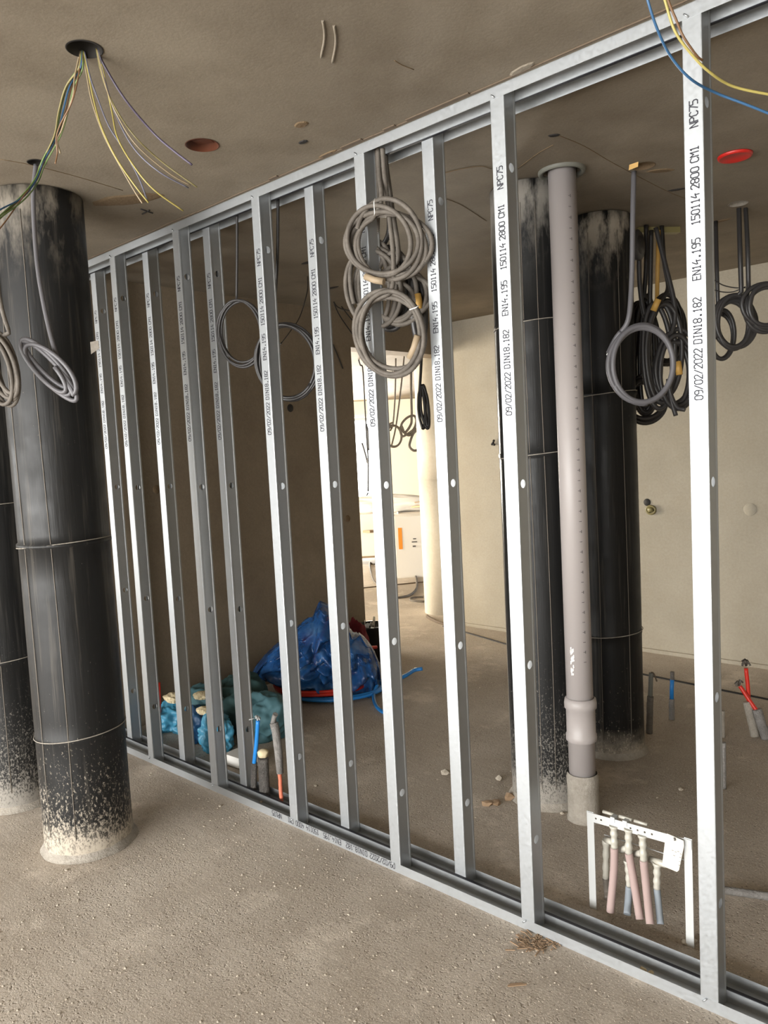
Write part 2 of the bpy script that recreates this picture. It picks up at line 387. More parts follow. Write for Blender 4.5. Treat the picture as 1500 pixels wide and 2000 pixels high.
# ---------------------------------------------------------------- the double metal stud frame
W, D, GAP, LIP = .0505, .070, .0125, .037
XF = [-3.768, -3.166, -2.557, -1.943, -1.334, -.724]
XB = [-4.144, -3.581, -3.036, -2.312, -1.685]
XE = .45
def track(z, up, y0, label, group):
    x0 = XW+.005; t = .0012
    o = empty('metal_track', (x0, y0, z), label, 'metal track', group)
    b = MB(); s = 1 if up else -1; Lx = XE-x0
    def bx(a, c):
        a, c = list(a), list(c); a[2] *= s; c[2] *= s
        lo = [min(p, q) for p, q in zip(a, c)]; hi = [max(p, q) for p, q in zip(a, c)]; b.box(lo, hi)
    bx((0, 0, 0), (Lx, D, t)); bx((0, 0, t), (Lx, t, LIP)); bx((0, D-t, t), (Lx, D, LIP))
    bx((0, .022, t), (Lx, .048, t+.0016))                                # pressed bead
    b.build('channel', 'steel', o)
    return o
tf = track(0, True, 0, 'front galvanised floor track with grey upside-down printing, nearest the open floor', 'floor tracks')
tb = track(0, True, D+GAP, 'rear galvanised floor track behind the black gap on the floor', 'floor tracks')
cf = track(H, False, 0, 'front galvanised ceiling track along the ceiling, nearest the viewer', 'ceiling tracks')
cb = track(H, False, D+GAP, 'rear galvanised ceiling track behind the thin black gap', 'ceiling tracks')
x0 = XW+.005
for root, z, s in ((tf, LIP-.008, 1), (cf, -LIP+.008, -1)):
    for x in XF:
        c = MB(); p = Vector((x-x0+.012, -.001, z))
        c.tube([p+Vector((-.006, 0, -.006*s)), p+Vector((0, -.003, 0)), p+Vector((.006, 0, .006*s))], .0028, 6)
        c.build('crimp', 'steel', root)
b = MB(); a_ = aty(772, 1694, 0); e_ = aty(531, 1585, 0)
T2 = '09/02/2022 DIN18.182  EN14.195  150114 4000 CM1   NPU75'
cw = (a_.x-e_.x)/len(T2); k0 = 0
for word in T2.split(' '):
    if word:
        b = MB(); letters(b, word, (a_.x-x0-cw*k0, -.0004, .033), (-1, 0, 0), (0, 0, -1), cw, .022, .0028); b.build('printed_text', 'ink', tf)
    k0 += len(word)+1
for z in (0.0, H-.0385):
    b = MB(); b.box((0, 0, 0), (XE-x0, GAP-.001, .0385)); tag(b.build('gap_strip', 'dark', loc=(x0, D+.0005, z)),
        'black strip in the narrow gap between the two %s tracks' % ('floor' if z < 1 else 'ceiling'), 'sealing strip', 'black gap strips')
# stud prototype: C section, web on the right, lips, knockout holes
HZ = [.32, .93, 1.54, 2.55]
def stud_mesh():
    b = MB(); z0, z1 = .002, H-.002; xw = W-.0022
    prof = [(.0, .008), (.0, .0018), (.0012, .0013), (W-.003, .0013), (W-.0008, .002), (W, .0045), (W, .009), (xw, .0125)]
    prof2 = [(xw, D-.0125), (W, D-.009), (W, D-.0045), (W-.0008, D-.002), (W-.003, D-.0013), (.0012, D-.0013), (0, D-.0018), (0, D-.008)]
    for pr in (prof, prof2):
        n = len(pr); b.add([(x, y, z) for x, y in pr for z in (z0, z1)], [(2*i, 2*i+2, 2*i+3, 2*i+1) for i in range(n-1)])
    vs, fs = plate((.0125, z0, D-.0125, z1), [(D/2, h, .0145) for h in HZ], 20)
    b.add([(xw, y, z) for y, z in vs], fs)
    me = b.build('galvanised_stud', 'steel'); bm = bmesh.new(); bm.from_mesh(me.data)
    bmesh.ops.remove_doubles(bm, verts=bm.verts, dist=1e-5); bmesh.ops.recalc_face_normals(bm, faces=bm.faces); bm.to_mesh(me.data); bm.free()
    md = me.modifiers.new('sheet', 'SOLIDIFY'); md.thickness = .0009; md.offset = 0
    return me
stud = stud_mesh()
WORDS = [('09/02/2022', 1.765, 1.905), ('DIN18.182', 1.916, 2.041), ('EN14.195', 2.085, 2.197), ('150114', 2.230, 2.314), ('2800', 2.323, 2.382), ('CM1', 2.392, 2.436), ('NPC75', 2.482, 2.554)]
txts = []
for t, za, zb in WORDS:
    b = MB(); letters(b, t, (.037, .0004, za), (0, 0, 1), (-1, 0, 0), (zb-za)/len(t), .0215, .0031)
    txts.append(b.build('printed_text', 'ink', stud))
lab = {('B', 0): 'leftmost, beside the brown wall and the black column', ('F', 0): 'second from the left, front row, right of the black column',
 ('B', 1): 'third from the left, rear row, in front of the teal sacks', ('F', 1): 'fourth from the left, front row, in front of the teal sacks',
 ('B', 2): 'fifth from the left, rear row, behind the first dark cable coil', ('F', 2): 'sixth from the left, front row, right of the blue and grey pipe stubs',
 ('B', 3): 'seventh from the left, rear row, in front of the blue bag', ('F', 3): 'eighth from the left, behind the big dusty conduit coils',
 ('B', 4): 'ninth from the left, rear row, just right of the big dusty conduit coils', ('F', 4): 'tenth from the left, just left of the pale grey pipe and black duct',
 ('F', 5): 'rightmost and nearest, right of the small white pipe rack'}
first = True
for row, xs, y in (('F', XF, 0), ('B', XB, D+GAP)):
    for i, x in enumerate(xs):
        if first: o = stud; first = False
        else:
            o = stud.copy(); COL.objects.link(o); 
            for q in txts: c = q.copy(); COL.objects.link(c); c.parent = o
        o.location = (x, y, 0)
        tag(o, 'metal stud, ' + lab[(row, i)], 'metal stud', 'metal studs of the double frame')
# strip pressed between ceiling and track, with crumbs of mortar
b = MB()
for i in range(90):
    xa = -4.3+i*.0528; y = -.016+.005*noise.noise((xa*4, 0, 0)); wd = .004+.006*max(0, noise.noise((xa*1.7, 3, 0)))+(.012 if -2.4 < xa < -1.2 and noise.noise((xa*9, 1, 1)) > 0 else 0)
    b.box((xa, y-wd, H-.004), (xa+.054, y, H+.002))
tag(b.build('sealing_strip', 'brown_strip'), 'ragged brown strip on the ceiling along the front ceiling track', 'sealing strip')

# ---------------------------------------------------------------- black wrapped ducts
def duct(name, c, R, m, label, group, rings, seed=1, lean=(0, 0), wob=.012, foot='mortar'):
    o = empty(name, (c[0], c[1], 0), label, 'duct', group)
    rnd = random.Random(seed); prof = []; z = .0
    def shift(z): return lean[0]*z/H, lean[1]*z/H
    zz = sorted(set([0, .03, .06, .12, .25, .4, .6, .8, 1., 1.2, 1.4, 1.6, 1.8, 2., 2.2, 2.4, 2.6, 2.72, 2.795]+[r_+d for r_, k in rings for d in (-.012, -.006, .006, .012)]))
    for z in zz:
        r = R
        for r_, k in rings:
            if abs(z-r_) < .008: r += k
        prof.append((r, z))
    b = MB(); b.lathe(prof, 72, wob=lambda a, z: wob*noise.noise((math.cos(a)*2+seed*9, math.sin(a)*2, z*1.3))+.004*noise.noise((math.cos(a)*9, math.sin(a)*9, z*6)))
    b.v = [v+Vector((*shift(v.z), 0)) for v in b.v]; b.build('wrapping', m, o)
    for r_, k in rings:                                                    # tape bands / tie wires
        if k <= 0: continue
        sx, sy = shift(r_); pts = [((R+.005)*math.cos(a)+sx, (R+.005)*math.sin(a)+sy, r_+.014*math.sin(a+1.1)) for a in [2*PI*i/48 for i in range(49)]]
        MB().tube(pts, .0022, 6, cap=False).build('tie_wire', 'mortar', o)
    # vertical overlap seams
    for a in (rnd.uniform(3.6, 4.0), rnd.uniform(4.6, 5.1), rnd.uniform(5.4, 5.8)):
        pts = [((R*(1+wob*noise.noise((math.cos(a)*2+seed*9, math.sin(a)*2, z*1.3)))+.0015)*math.cos(a+.03*math.sin(z*2))+shift(z)[0], (R+.0015)*math.sin(a+.03*math.sin(z*2))+shift(z)[1], z) for z in [.1+i*.2 for i in range(14)]]
        MB().tube(pts, .0016, 5).build('seam', 'dust', o)
    b = MB(); b.lathe([(R+.02, .001), (R+.011, .010), (R+.003, .028), (R-.01, .04)], 48, wob=lambda a, z: .02*noise.noise((math.cos(a)*3+seed, math.sin(a)*3, z*20)), cap=False); b.build('mortar_foot', foot, o)
    return o
P1 = duct('wrapped_duct', (-3.187, -.637), .186, 'wrap', 'thick black plastic-wrapped duct standing nearest on the left, white-splashed at its foot', 'black wrapped ducts', [(1.35, .007), (.52, .002), (2.02, .0)], 3)
P2 = duct('wrapped_duct', (-3.90, -.655), .16, 'wrap_speck', 'speckled black wrapped duct at the far left edge, behind the thick one', 'black wrapped ducts', [(.74, .003), (1.5, .003)], 5)
A1 = duct('wrapped_duct', (-1.782, .948), .168, 'wrap_speck', 'speckled black wrapped duct directly behind the pale grey pipe', 'black wrapped ducts', [(1.62, .004), (1.7, .0), (2.2, .003)], 8)
B1 = duct('wrapped_duct', (-1.79, 1.64), .165, 'wrap_dark', 'darkest black wrapped duct, right of the pale grey pipe and farther back', 'black wrapped ducts', [(.65, .002), (1.9, .004), (1.72, .0)], 11)
# mortar blobs and flaps on the near duct
for k, (px, py, s) in enumerate(((22, 938, .018), (186, 1455, .008), (90, 1420, .006))):
    p = atd(px, py, 3.27); b = MB()
    for i in range(5): q = Vector((random.uniform(-1, 1), random.uniform(-1, 1), random.uniform(-1, 1)))*s*.5; b.lathe([(.001, -s*.6), (s*.6, -s*.2), (s*.55, s*.3), (.001, s*.6)], 8, q)
# small torn paper flap beside the near duct
b = MB(); p0 = atd(176, 668, 3.2)
b.add([p0, p0+Vector((.03, .02, .004)), p0+Vector((.035, .02, -.03)), p0+Vector((.0, 0, -.05))], [(0, 1, 2, 3)])
fl = b.build('torn_flap', 'mortar'); fl.parent = P1; fl.matrix_parent_inverse = Matrix.Translation(-Vector((-3.187, -.637, 0)))

# ---------------------------------------------------------------- grey PVC pipe
PV = Vector((-1.540, .838, 0)); PVT = Vector((-1.552, .846, H))
o = empty('waste_pipe', (PV.x, PV.y, 0), 'pale grey plastic waste pipe from floor to ceiling in front of the black ducts', 'pipe')
lean = (PVT-PV); 
b = MB(); b.lathe([(.0575, .15), (.0575, H+.06)], 48); b.v = [v+Vector((lean.x*v.z/H, lean.y*v.z/H, 0)) for v in b.v]; b.build('pipe', 'pvc', o)
b = MB(); b.lathe([(.060, .355), (.0665, .36), (.0665, .385), (.063, .39), (.0625, .50), (.069, .505), (.070, .525), (.067, .545), (.059, .55)], 48, cap=False); b.build('socket', 'pvc', o)
b = MB(); b.lathe([(.075, .0), (.07, .02), (.067, .13), (.069, .19), (.063, .21)], 40, wob=lambda a, z: .04*noise.noise((math.cos(a)*3, math.sin(a)*3, z*9)), cap=False); b.build('cement_sleeve', 'mortar', o)
b = MB(); camdir = math.atan2(CAM.y-PV.y, CAM.x-PV.x)
for i in range(46):
    z = .72+i*.0435; a = camdir+.42; ax = PV.x*0+lean.x*z/H; ay = lean.y*z/H
    for da, hh in ((0, .0013), (.065, .0013), (.13, .006 if i % 2 else .0018)):
        p = [(ax+.0579*math.cos(a+da+e), ay+.0579*math.sin(a+da+e), z+zz) for e, zz in ((-.035, -hh), (.035, -hh), (.035, hh), (-.035, hh))]; b.add(p, [(0, 1, 2, 3)])
b.build('measure_ticks', 'pvc_tick', o)
b = MB(); rnd = random.Random(4)
for i in range(26):
    z = .66+rnd.random()*.12; a = camdir-.62+rnd.random()*.28; s = .004+rnd.random()*.006; ax = lean.x*z/H; ay = lean.y*z/H
    p = [(ax+.058*math.cos(a+e), ay+.058*math.sin(a+e), z+q) for e, q in ((-.04, -s), (.05, -s*.6), (.05, s), (-.04, s*.7))]; b.add(p, [(0, 1, 2, 3)])
b.build('scuffed_label', 'white_mark', o)
b = MB(); b.lathe([(.079, 0), (.079, -.012), (.094, -.016), (.098, -.006), (.098, 0)], 40, cap=False)
tag(b.build('ceiling_collar', 'grey_ring', loc=(PVT.x-.004, PVT.y+.006, H)), 'grey ring collar in the ceiling around the top of the pale pipe', 'collar')

M['patch'] = concrete('brown_filler', (.12, .08, .045), (.19, .135, .08), (.1, .07, .04), 3, 50, .2)
# ---------------------------------------------------------------- ceiling openings
def cup(key, name, m, label, depth=.07, rim=.004, out=.0):
    cx, cy, r = HOLE[key]; b = MB(); b.lathe([(r-.001+rim, -.0015-out), (r-.001, -.003-out), (r-.002, depth), (.001, depth)], 36, cap=False)
    return tag(b.build(name, m, loc=(cx, cy, H)), label, 'ceiling box')
cup('wires', 'ceiling_box', 'hole', 'dark round ceiling opening with the fan of coloured wires')
cup('orange', 'ceiling_box', 'orange_box', 'empty round ceiling box with an orange-brown inside, right of the wire fan', .05)
cup('rag', 'ceiling_box', 'patch', 'ragged tan ceiling hole above the single smooth grey coil', .05)
cup('pair', 'ceiling_box', 'mortar', 'pale round ceiling hole with two dark conduits, upper right', .05)
cup('small', 'ceiling_box', 'hole', 'small dark ceiling hole above the near black duct', .05)
cx, cy, r = HOLE['orange']; bx = MB(); bx.box((-.03, -.022, 0), (.034, .026, .004)); q = bx.build('inner_plate', 'orange_box', loc=(cx, cy, H+.012)); q.rotation_euler = (0.1, .05, .5)
for ob in list(COL.objects):
    if ob.get('label', '').startswith('empty round ceiling box'): q.parent = ob; q.location = (0, 0, .012)
b = MB(); b.lathe([(.001, -.003), (.045, -.004), (.056, -.010), (.064, -.010), (.067, -.002), (.067, .001)], 40)
tag(b.build('blanking_disc', 'red_cap', loc=(-.995, 1.262, H-.002)), 'bright red round plastic cap on the ceiling, right of the nearest stud', 'cap')
# flap of orange plastic and small white tab at the ragged hole
b = MB(); p = atz(1229, 322, H-.01); b.add([p, p+Vector((.034, .012, .006)), p+Vector((.03, .016, -.012)), p+Vector((-.004, .003, -.02))], [(0, 1, 2, 3)])
md = tag(b.origin(p).build('torn_flap', 'ochre', loc=p), 'small orange torn flap hanging at the ragged ceiling hole', 'flap'); md.modifiers.new('s', 'SOLIDIFY').thickness = .002
# filled patches, plaster scars
def blot(px, py, rx, ry, m, label, th=.003, name='ceiling_patch', seed=0, ang=0):
    c = atz(px, py, H); b = MB(); n = 26; ring = []
    for k in range(n):
        a = 2*PI*k/n; s = 1+.22*noise.noise((math.cos(a)*2+seed, math.sin(a)*2, seed)); x, y = rx*s*math.cos(a), ry*s*math.sin(a)
        ring.append((x*math.cos(ang)-y*math.sin(ang), x*math.sin(ang)+y*math.cos(ang)))
    b.add([(x, y, 0) for x, y in ring]+[(x*.8, y*.8, -th) for x, y in ring]+[(0, 0, -th*1.1)], [(k, (k+1) % n, n+(k+1) % n, n+k) for k in range(n)]+[(n+k, n+(k+1) % n, 2*n) for k in range(n)])
    return tag(b.build(name, m, loc=(c.x, c.y, H)), label, 'ceiling patch')
M['scar'] = concrete('pale_scar', (.2, .17, .13), (.27, .235, .185), (.17, .14, .11), 6, 60, .3)
blot(250, 390, .17, .06, 'patch', 'brown filled patch on the ceiling right of the near black duct', ang=.5)
blot(588, 243, .03, .02, 'patch', 'dark smudge on the ceiling above the middle studs', seed=3)
blot(592, 277, .022, .012, 'hole', 'small dark pit on the ceiling below the smudge', seed=4)
blot(1290, 333, .06, .022, 'patch', 'brown broken hole edge beside the ragged ceiling hole', seed=5, ang=.7)
blot(1082, 264, .022, .012, 'hole', 'small dark pit on the ceiling above the pale pipe', seed=6, ang=.6)
blot(1322, 370, .04, .012, 'hole', 'dark gouge on the ceiling left of the nearest stud', seed=7, ang=.4)
blot(1405, 432, .06, .02, 'patch', 'brown gouge on the ceiling right of the nearest stud', seed=8)
blot(1240, 80, .006, .006, 'hole', 'tiny nail hole in the ceiling by the front track', seed=9)
blot(1020, 135, .05, .018, 'scar', 'pale mortar scar on the ceiling along the front track', seed=10, ang=-.2)
blot(640, 300, .05, .010, 'patch', 'brown crumbly scar on the ceiling along the front track', seed=12)
for k, (px, py, dx) in enumerate(((630, 75, .0), (652, 85, .01))):
    pts = [atz(px+4*math.sin(j*.5)+dx, py-35+j*9, H-.001) for j in range(9)]
    line_obj('chalk_stroke', pts, .0035, 'scar', 'pale vertical rubbed mark on the upper ceiling, %s of the pair' % ('left' if k == 0 else 'right'), 'ceiling mark', 'rubbed marks')
line_obj('cross_stroke', [atz(275, 408, H-.001), atz(298, 416, H-.001)], .004, 'hole', 'long stroke of the dark cross marked on the ceiling', 'ceiling mark')
line_obj('cross_stroke', [atz(278, 418, H-.001), atz(292, 410, H-.001)], .004, 'hole', 'short stroke of the dark cross marked on the ceiling', 'ceiling mark')
for k, P in enumerate(([(0, 311), (60, 322), (150, 345), (240, 372)], [(1085, 262), (1140, 285), (1200, 320), (1300, 372), (1345, 390)], [(1010, 330), (1050, 300), (1080, 283)], [(860, 385), (900, 400), (950, 432)], [(770, 118), (785, 127), (808, 136)], [(830, 290+60), (880, 335), (935, 325), (960, 330)])):
    line_obj('ceiling_crack', smooth([atz(x, y, H-.0005) for x, y in P], 5), .0014, 'patch', ['thin ceiling crack above the near black duct', 'long crack in the ceiling from the pale pipe to the nearest stud', 'faint crack left of the pale pipe collar', 'short dark crack in the ceiling between the ninth and tenth studs', 'three short nicks in the upper ceiling', 'faint crack in the ceiling right of the big conduit coils'][k], 'crack', 'ceiling cracks')

# ---------------------------------------------------------------- fan of wires in the ceiling
def wire(P, r, m, label, group, step=6, name='electric_wire', **kw):
    return line_obj(name, smooth([atd(*p) for p in P], step), r, m, label, 'wire', group, **kw)
GW = 'wires hanging from the dark ceiling opening'
d = 2.12
wire([(190, 96, d), (205, 130, d+.02), (245, 195, d+.05), (300, 260, d+.1), (340, 295, d+.1), (375, 322, d+.1)], .0032, 'w_violet', 'thick dark violet wire, the rightmost of the hanging fan', GW)
wire([(188, 96, d), (200, 150, d), (222, 205, d), (262, 265, d), (315, 315, d+.05), (385, 366, d+.08)], .0021, 'w_olive', 'olive wire reaching farthest right in the fan', GW)
wire([(190, 97, d-.02), (203, 155, d-.02), (224, 215, d-.02), (265, 282, d), (330, 338, d+.04), (372, 362, d+.07)], .0019, 'w_tan', 'tan wire close under the farthest-reaching olive wire', GW)
wire([(192, 95, d), (206, 160, d), (228, 228, d), (262, 290, d), (310, 335, d), (368, 367, d+.05)], .0021, 'w_grey', 'slate wire in the fan ending just left of the olive one', GW)
wire([(188, 95, d), (202, 140, d), (218, 215, d), (230, 270, d-.04), (262, 325, d-.06), (300, 370, d-.05), (358, 412, d)], .0022, 'w_yellow', 'yellow wire ending lowest in the fan, past the brown patch', GW)
wire([(165, 100, d), (176, 150, d), (190, 190, d), (212, 245, d), (240, 290, d), (270, 345, d), (288, 392, d)], .0021, 'w_grey', 'slate wire running down the middle of the fan', GW)
wire([(163, 100, d), (172, 140, d), (182, 190, d), (197, 245, d-.02), (225, 305, d-.02), (258, 355, d-.02), (290, 396, d)], .0023, 'w_yellow', 'yellow wire ending over the brown ceiling patch', GW)
wire([(162, 100, d), (170, 150, d), (180, 200, d), (203, 265, d), (235, 325, d), (262, 372, d), (278, 397, d)], .0021, 'w_tan', 'tan-brown wire beside the yellow one over the brown patch', GW)
# bundle swinging left to the small hole and on out of view
GL = 'wires looping left past the near black duct'
def lb(off, m, label, r=.0026, end=(0, 430)):
    dx, dy, dd = off
    wire([(160+dx*.3, 98, d), (155+dx, 130+dy, d), (132+dx*2, 165+dy, d+.05), (118+dx*2.4, 215+dy, d+.15), (108+dx*1.5, 262+dy, d+.3), (82+dx, 315+dy, d+.45+dd), (68+dx, 350+dy, d+.45+dd), (40+dx, 385+dy, d+.4), (end[0]-8, end[1], d+.3), (end[0]-80, end[1]+60, d+.2)], r, m, label, GL)
lb((0, 0, 0), 'w_green', 'green and yellow wire of the left bundle', end=(0, 428)); lb((2.2, 2, .01), 'w_blue', 'blue wire of the left bundle crossing the top of the black duct', end=(0, 415)); lb((-1.5, 4, .02), 'w_olive', 'olive wire of the left bundle', end=(0, 434))
lb((4.5, 0, .03), 'w_brown', 'brown wire lowest at the left frame edge in the bundle', .0022, (0, 455)); lb((6, 6, .02), 'w_green', 'dark green wire on the inside of the left bundle', .0022, (0, 432))
wire([(157, 100, d), (146, 150, d), (143, 185, d), (130, 225, d+.05), (120, 255, d+.1), (112, 275, d+.1), (118, 300, d+.1)], .0024, 'w_tan', 'short tan wire with curled bare end, left of the fan', GW)
wire([(158, 100, d), (153, 150, d), (140, 200, d), (118, 243, d+.05), (110, 270, d+.08), (112, 298, d+.1), (108, 320, d+.1)], .0022, 'w_brown', 'short brown wire ending near the small ceiling hole', GW)
# near wires crossing the upper right corner
GR = 'wires crossing the upper right corner'
wire([(1240, -90, 1.15), (1262, -10, 1.15), (1283, 55, 1.17), (1310, 110, 1.2), (1350, 155, 1.22), (1400, 182, 1.25), (1460, 205, 1.25), (1560, 245, 1.25)], .0021, 'w_blue', 'blue wire curving across the top of the nearest stud', GR, 8)
wire([(1270, -90, 1.15), (1297, -5, 1.15), (1318, 60, 1.16), (1350, 105, 1.17), (1385, 140, 1.18), (1430, 168, 1.2), (1500, 184, 1.2), (1580, 195, 1.2)], .0021, 'w_yellow', 'yellow wire curving across the top of the nearest stud', GR, 8)
wire([(1275, -90, 1.17), (1305, 0, 1.17), (1322, 42, 1.17), (1335, 72, 1.17), (1360, 108, 1.18), (1372, 118, 1.19)], .0019, 'w_brown', 'short brown wire beside the yellow one on the nearest stud', GR, 8)

# ---------------------------------------------------------------- hanging conduit coils
camR = Vector((RT.x, RT.y, 0)).normalized()
def px_coil(cx, cy, rx, ry, depth, yaw=0., **kw):
    """centre from the survey, radii in metres measured from it, plane = upright, turned by yaw about z from facing the viewer"""
    c = atd(cx, cy, depth); u = Matrix.Rotation(yaw, 3, 'Z') @ camR; s = depth/F_PX
    return coil_pts(c, u, (0, 0, 1), rx*s, ry*s, **kw)
def depth_y(x, y, Y): return (aty(x, y, Y)-CAM).dot(FW)
GC = 'hanging conduit coils in and behind the metal frame'
# grey conduit and knotted coil in front of the near black duct
dd = 2.78
pts = [atd(70, 322, 2.84), atd(65, 380, 2.83), atd(68, 460, 2.82), atd(76, 540, 2.8), atd(93, 630, 2.78), atd(112, 700, 2.76), atd(130, 745, 2.75)]
c = atd(90, 722, 2.76); u = (atd(132, 778, 2.76)-atd(42, 680, 2.76)).normalized(); v = (atd(120, 690, 2.74)-atd(60, 750, 2.78)).normalized()
loop = coil_pts(c, u, v, .112, .06, 4.3, .018, .028, 32, -.5, 5)
line_obj('conduit', smooth(pts, 10)+loop[3:], .0082, 'conduit_grey', 'smooth grey conduit knotted into a coil in front of the near black duct', 'conduit', seg=10)
c = atd(0, 715, 2.7); u = (atd(30, 800, 2.7)-atd(-20, 640, 2.7)).normalized(); v = (atd(40, 700, 2.68)-atd(-40, 730, 2.72)).normalized()
line_obj('conduit', smooth([atd(-15, 430, 2.6), atd(-6, 540, 2.65), atd(3, 600, 2.7), atd(18, 650, 2.7)], 8)+coil_pts(c, u, v, .13, .045, 5.2, .02, .03, 32, -2.6, 9), .0075, 'conduit', 'dusty conduit coil cut by the left frame edge', 'conduit', seg=10)
# two dark coils in the left part of the frame
cpos = aty(470, 650, .09); u = (aty(521, 650, .14)-aty(421, 650, .045)).normalized()
lead = [aty(463, 405, .1), aty(463, 500, .1), aty(462, 585, .1)]
cc = coil_pts(cpos, u, (0, 0, 1), .123, .145, 3.4, .01, .014, 40, PI*.62, 21)
line_obj('conduit', smooth(lead, 8)+cc, .0062, 'conduit_dark', 'dark cable coil on a thin drop, left of the two between the left studs', 'conduit', GC)
cpos = aty(556, 708, .16); u = (aty(615, 700, .22)-aty(495, 700, .10)).normalized()
lead = [aty(543, 385, .11), aty(542, 500, .11), aty(537, 600, .14), aty(540, 640, .15)]
cc = coil_pts(cpos, u, (0, 0, 1), .145, .165, 4.6, .012, .018, 40, PI*.6, 22)
line_obj('conduit', smooth(lead, 8)+cc, .0068, 'conduit_dark', 'dark conduit coil behind the sixth stud, on a ribbed black drop', 'conduit', GC)
line_obj('cable', smooth([atz(601, 540, H), aty(600, 570, .9), aty(585, 620, .8), aty(565, 650, .5), aty(548, 672, .25)], 6), .003, 'black_cable', 'thin black cable slanting down to the dark coil behind the sixth stud', 'cable', 'thin cables by the brown wall')
for k, P in enumerate(([(648, 562), (672, 590), (700, 625)], [(647, 566), (668, 600), (700, 640)], [(646, 570), (660, 610), (690, 655)], [(645, 572), (660, 600), (700, 610)], [(650, 672), (662, 700), (670, 720)])):
    line_obj('cable', smooth([atx(x, y, -4.25+.05*k if k < 4 else -4.334) for x, y in P], 6), .0045, 'black_cable', ['uppermost thin dark cable fanning out by the brown wall beside the seventh stud', 'second thin dark cable of the fan by the brown wall', 'third thin dark cable of the fan by the brown wall', 'nearly level thin cable in the fan by the brown wall', 'short stray cable end hanging low on the brown wall left of the doorway'][k], 'cable', 'thin cables by the brown wall')
blot(600, 513, .05, .02, 'hole', 'dark hole in the ceiling where a thin black cable comes out', seed=20)
blot(649, 562, .06, .02, 'hole', 'dark hole in the ceiling above the fan of thin cables', seed=21)
# big dusty coils around the eighth stud
def big(cx, cy, rx, ry, Y0, Y1, turns, seed, label, lead=None, r=.0098, m='conduit', jit=.03, w=.022, a0=PI*.55, ribs=True, extra=None):
    c = aty(cx, cy, (Y0+Y1)/2); a = aty(cx-rx, cy, Y0); b_ = aty(cx+rx, cy, Y1); u = (b_-a); ru = u.length/2
    rv = (aty(cx, cy-ry, (Y0+Y1)/2)-aty(cx, cy+ry, (Y0+Y1)/2)).length/2
    P = coil_pts(c, u.normalized(), (0, 0, 1), ru-.016, rv-.016, turns, w, jit, 44, a0, seed)
    if lead: P = smooth([aty(*q) for q in lead]+[P[1]], 8)[:-4]+P[2:]
    return line_obj('conduit', P, r, m, label, 'conduit', GC, ribs=ribs), P
zt = lambda x, y, Y, m='fitting': None
o1, P_ = big(749, 474, 79, 84, -.065, .05, 5.2, 31, 'dusty ribbed conduit coil, upper and front one of the big cluster', [(738, 290, .05), (741, 340, .04), (745, 385, .0)])
t = MB(); c = aty(733, 400, -.045); t.tube([c+Vector((.0, 0, .022)), c+Vector((.012, -.02, 0)), c+Vector((.004, -.01, -.03)), c+Vector((-.006, 0, -.035))], .0016, 6).build('cable_tie', 'white_mark').parent = o1
o1.children[0].matrix_parent_inverse = Matrix.Translation(-o1.location); o1.children[0]['label'] = 'white cable tie'
def sleeve(o, pts, r, m, name, label):
    q = MB().tube(pts, r, 12).build(name, m); q.parent = o; q.matrix_parent_inverse = Matrix.Translation(-o.location); q['label'] = label
sleeve(o1, [aty(714, 540, -.045), aty(732, 547, -.04), aty(750, 550, -.03)], .0125, 'tan', 'tape_sleeve', 'tan tape sleeve')
o2, P_ = big(759, 650, 72, 84, -.055, .05, 4.4, 37, 'dusty ribbed conduit coil, the lowest of the big cluster', [(747, 290, .04), (752, 350, .04), (760, 420, .03), (768, 500, .02), (765, 565, .0)], jit=.03)
sleeve(o2, [aty(816, 655, .03), aty(809, 680, .03), aty(800, 700, .03)], .013, 'tan', 'tape_sleeve', 'tan tape sleeve')
sleeve(o2, [aty(800, 605, .02), aty(812, 601, .015), aty(818, 597, .03)], .002, 'white_mark', 'cable_tie', 'thin cable tie')
o3, P_ = big(728, 560, 55, 82, .0, .10, 5.3, 41, 'dusty conduit coil in the middle of the cluster, behind the front two', [(735, 290, .07), (738, 380, .07), (735, 470, .06)], jit=.032)
o4, P_ = big(757, 560, 55, 75, .09, .2, 4.2, 43, 'dark conduit coil at the back of the big cluster', [(752, 290, .12), (757, 380, .12), (760, 450, .13)], r=.011, m='conduit_dark', jit=.035)
o5, P_ = big(775, 575, 56, 62, .04, .14, 4.3, 47, 'dusty conduit coil on the right of the big cluster', [(750, 290, .08), (765, 400, .08), (778, 500, .08)], jit=.035)
o6, P_ = big(817, 610, 16, 58, .12, .2, 2.6, 51, 'narrow dark conduit coil seen edge-on at the right of the big cluster', None, r=.011, m='conduit_dark', ribs=False)
sleeve(o6, [aty(815, 575, .13), aty(818, 590, .13), aty(818, 603, .13)], .014, 'ochre', 'tape_sleeve', 'ochre tape sleeve')
# rope and black coil in the doorway
dq = (Vector((XW+.35, 3.0, 1.6))-CAM).dot(FW)
line_obj('cable', smooth([Vector((atd(824, 640, dq).x, atd(824, 640, dq).y, H)), atd(824, 640, dq), atd(823, 700, dq), atd(820, 755, dq)]+[atd(*p, dq) for p in ((817, 800), (823, 830), (828, 835), (830, 800), (825, 757), (829, 757), (836, 790), (838, 830), (832, 834), (822, 800), (822, 760), (826, 754), (834, 775), (838, 810), (836, 832), (833, 825), (830, 790), (826, 760), (818, 770), (818, 810), (826, 838))], 6), .013, 'black_cable', 'black cable bundle hanging on a black drop in the doorway', 'cable')
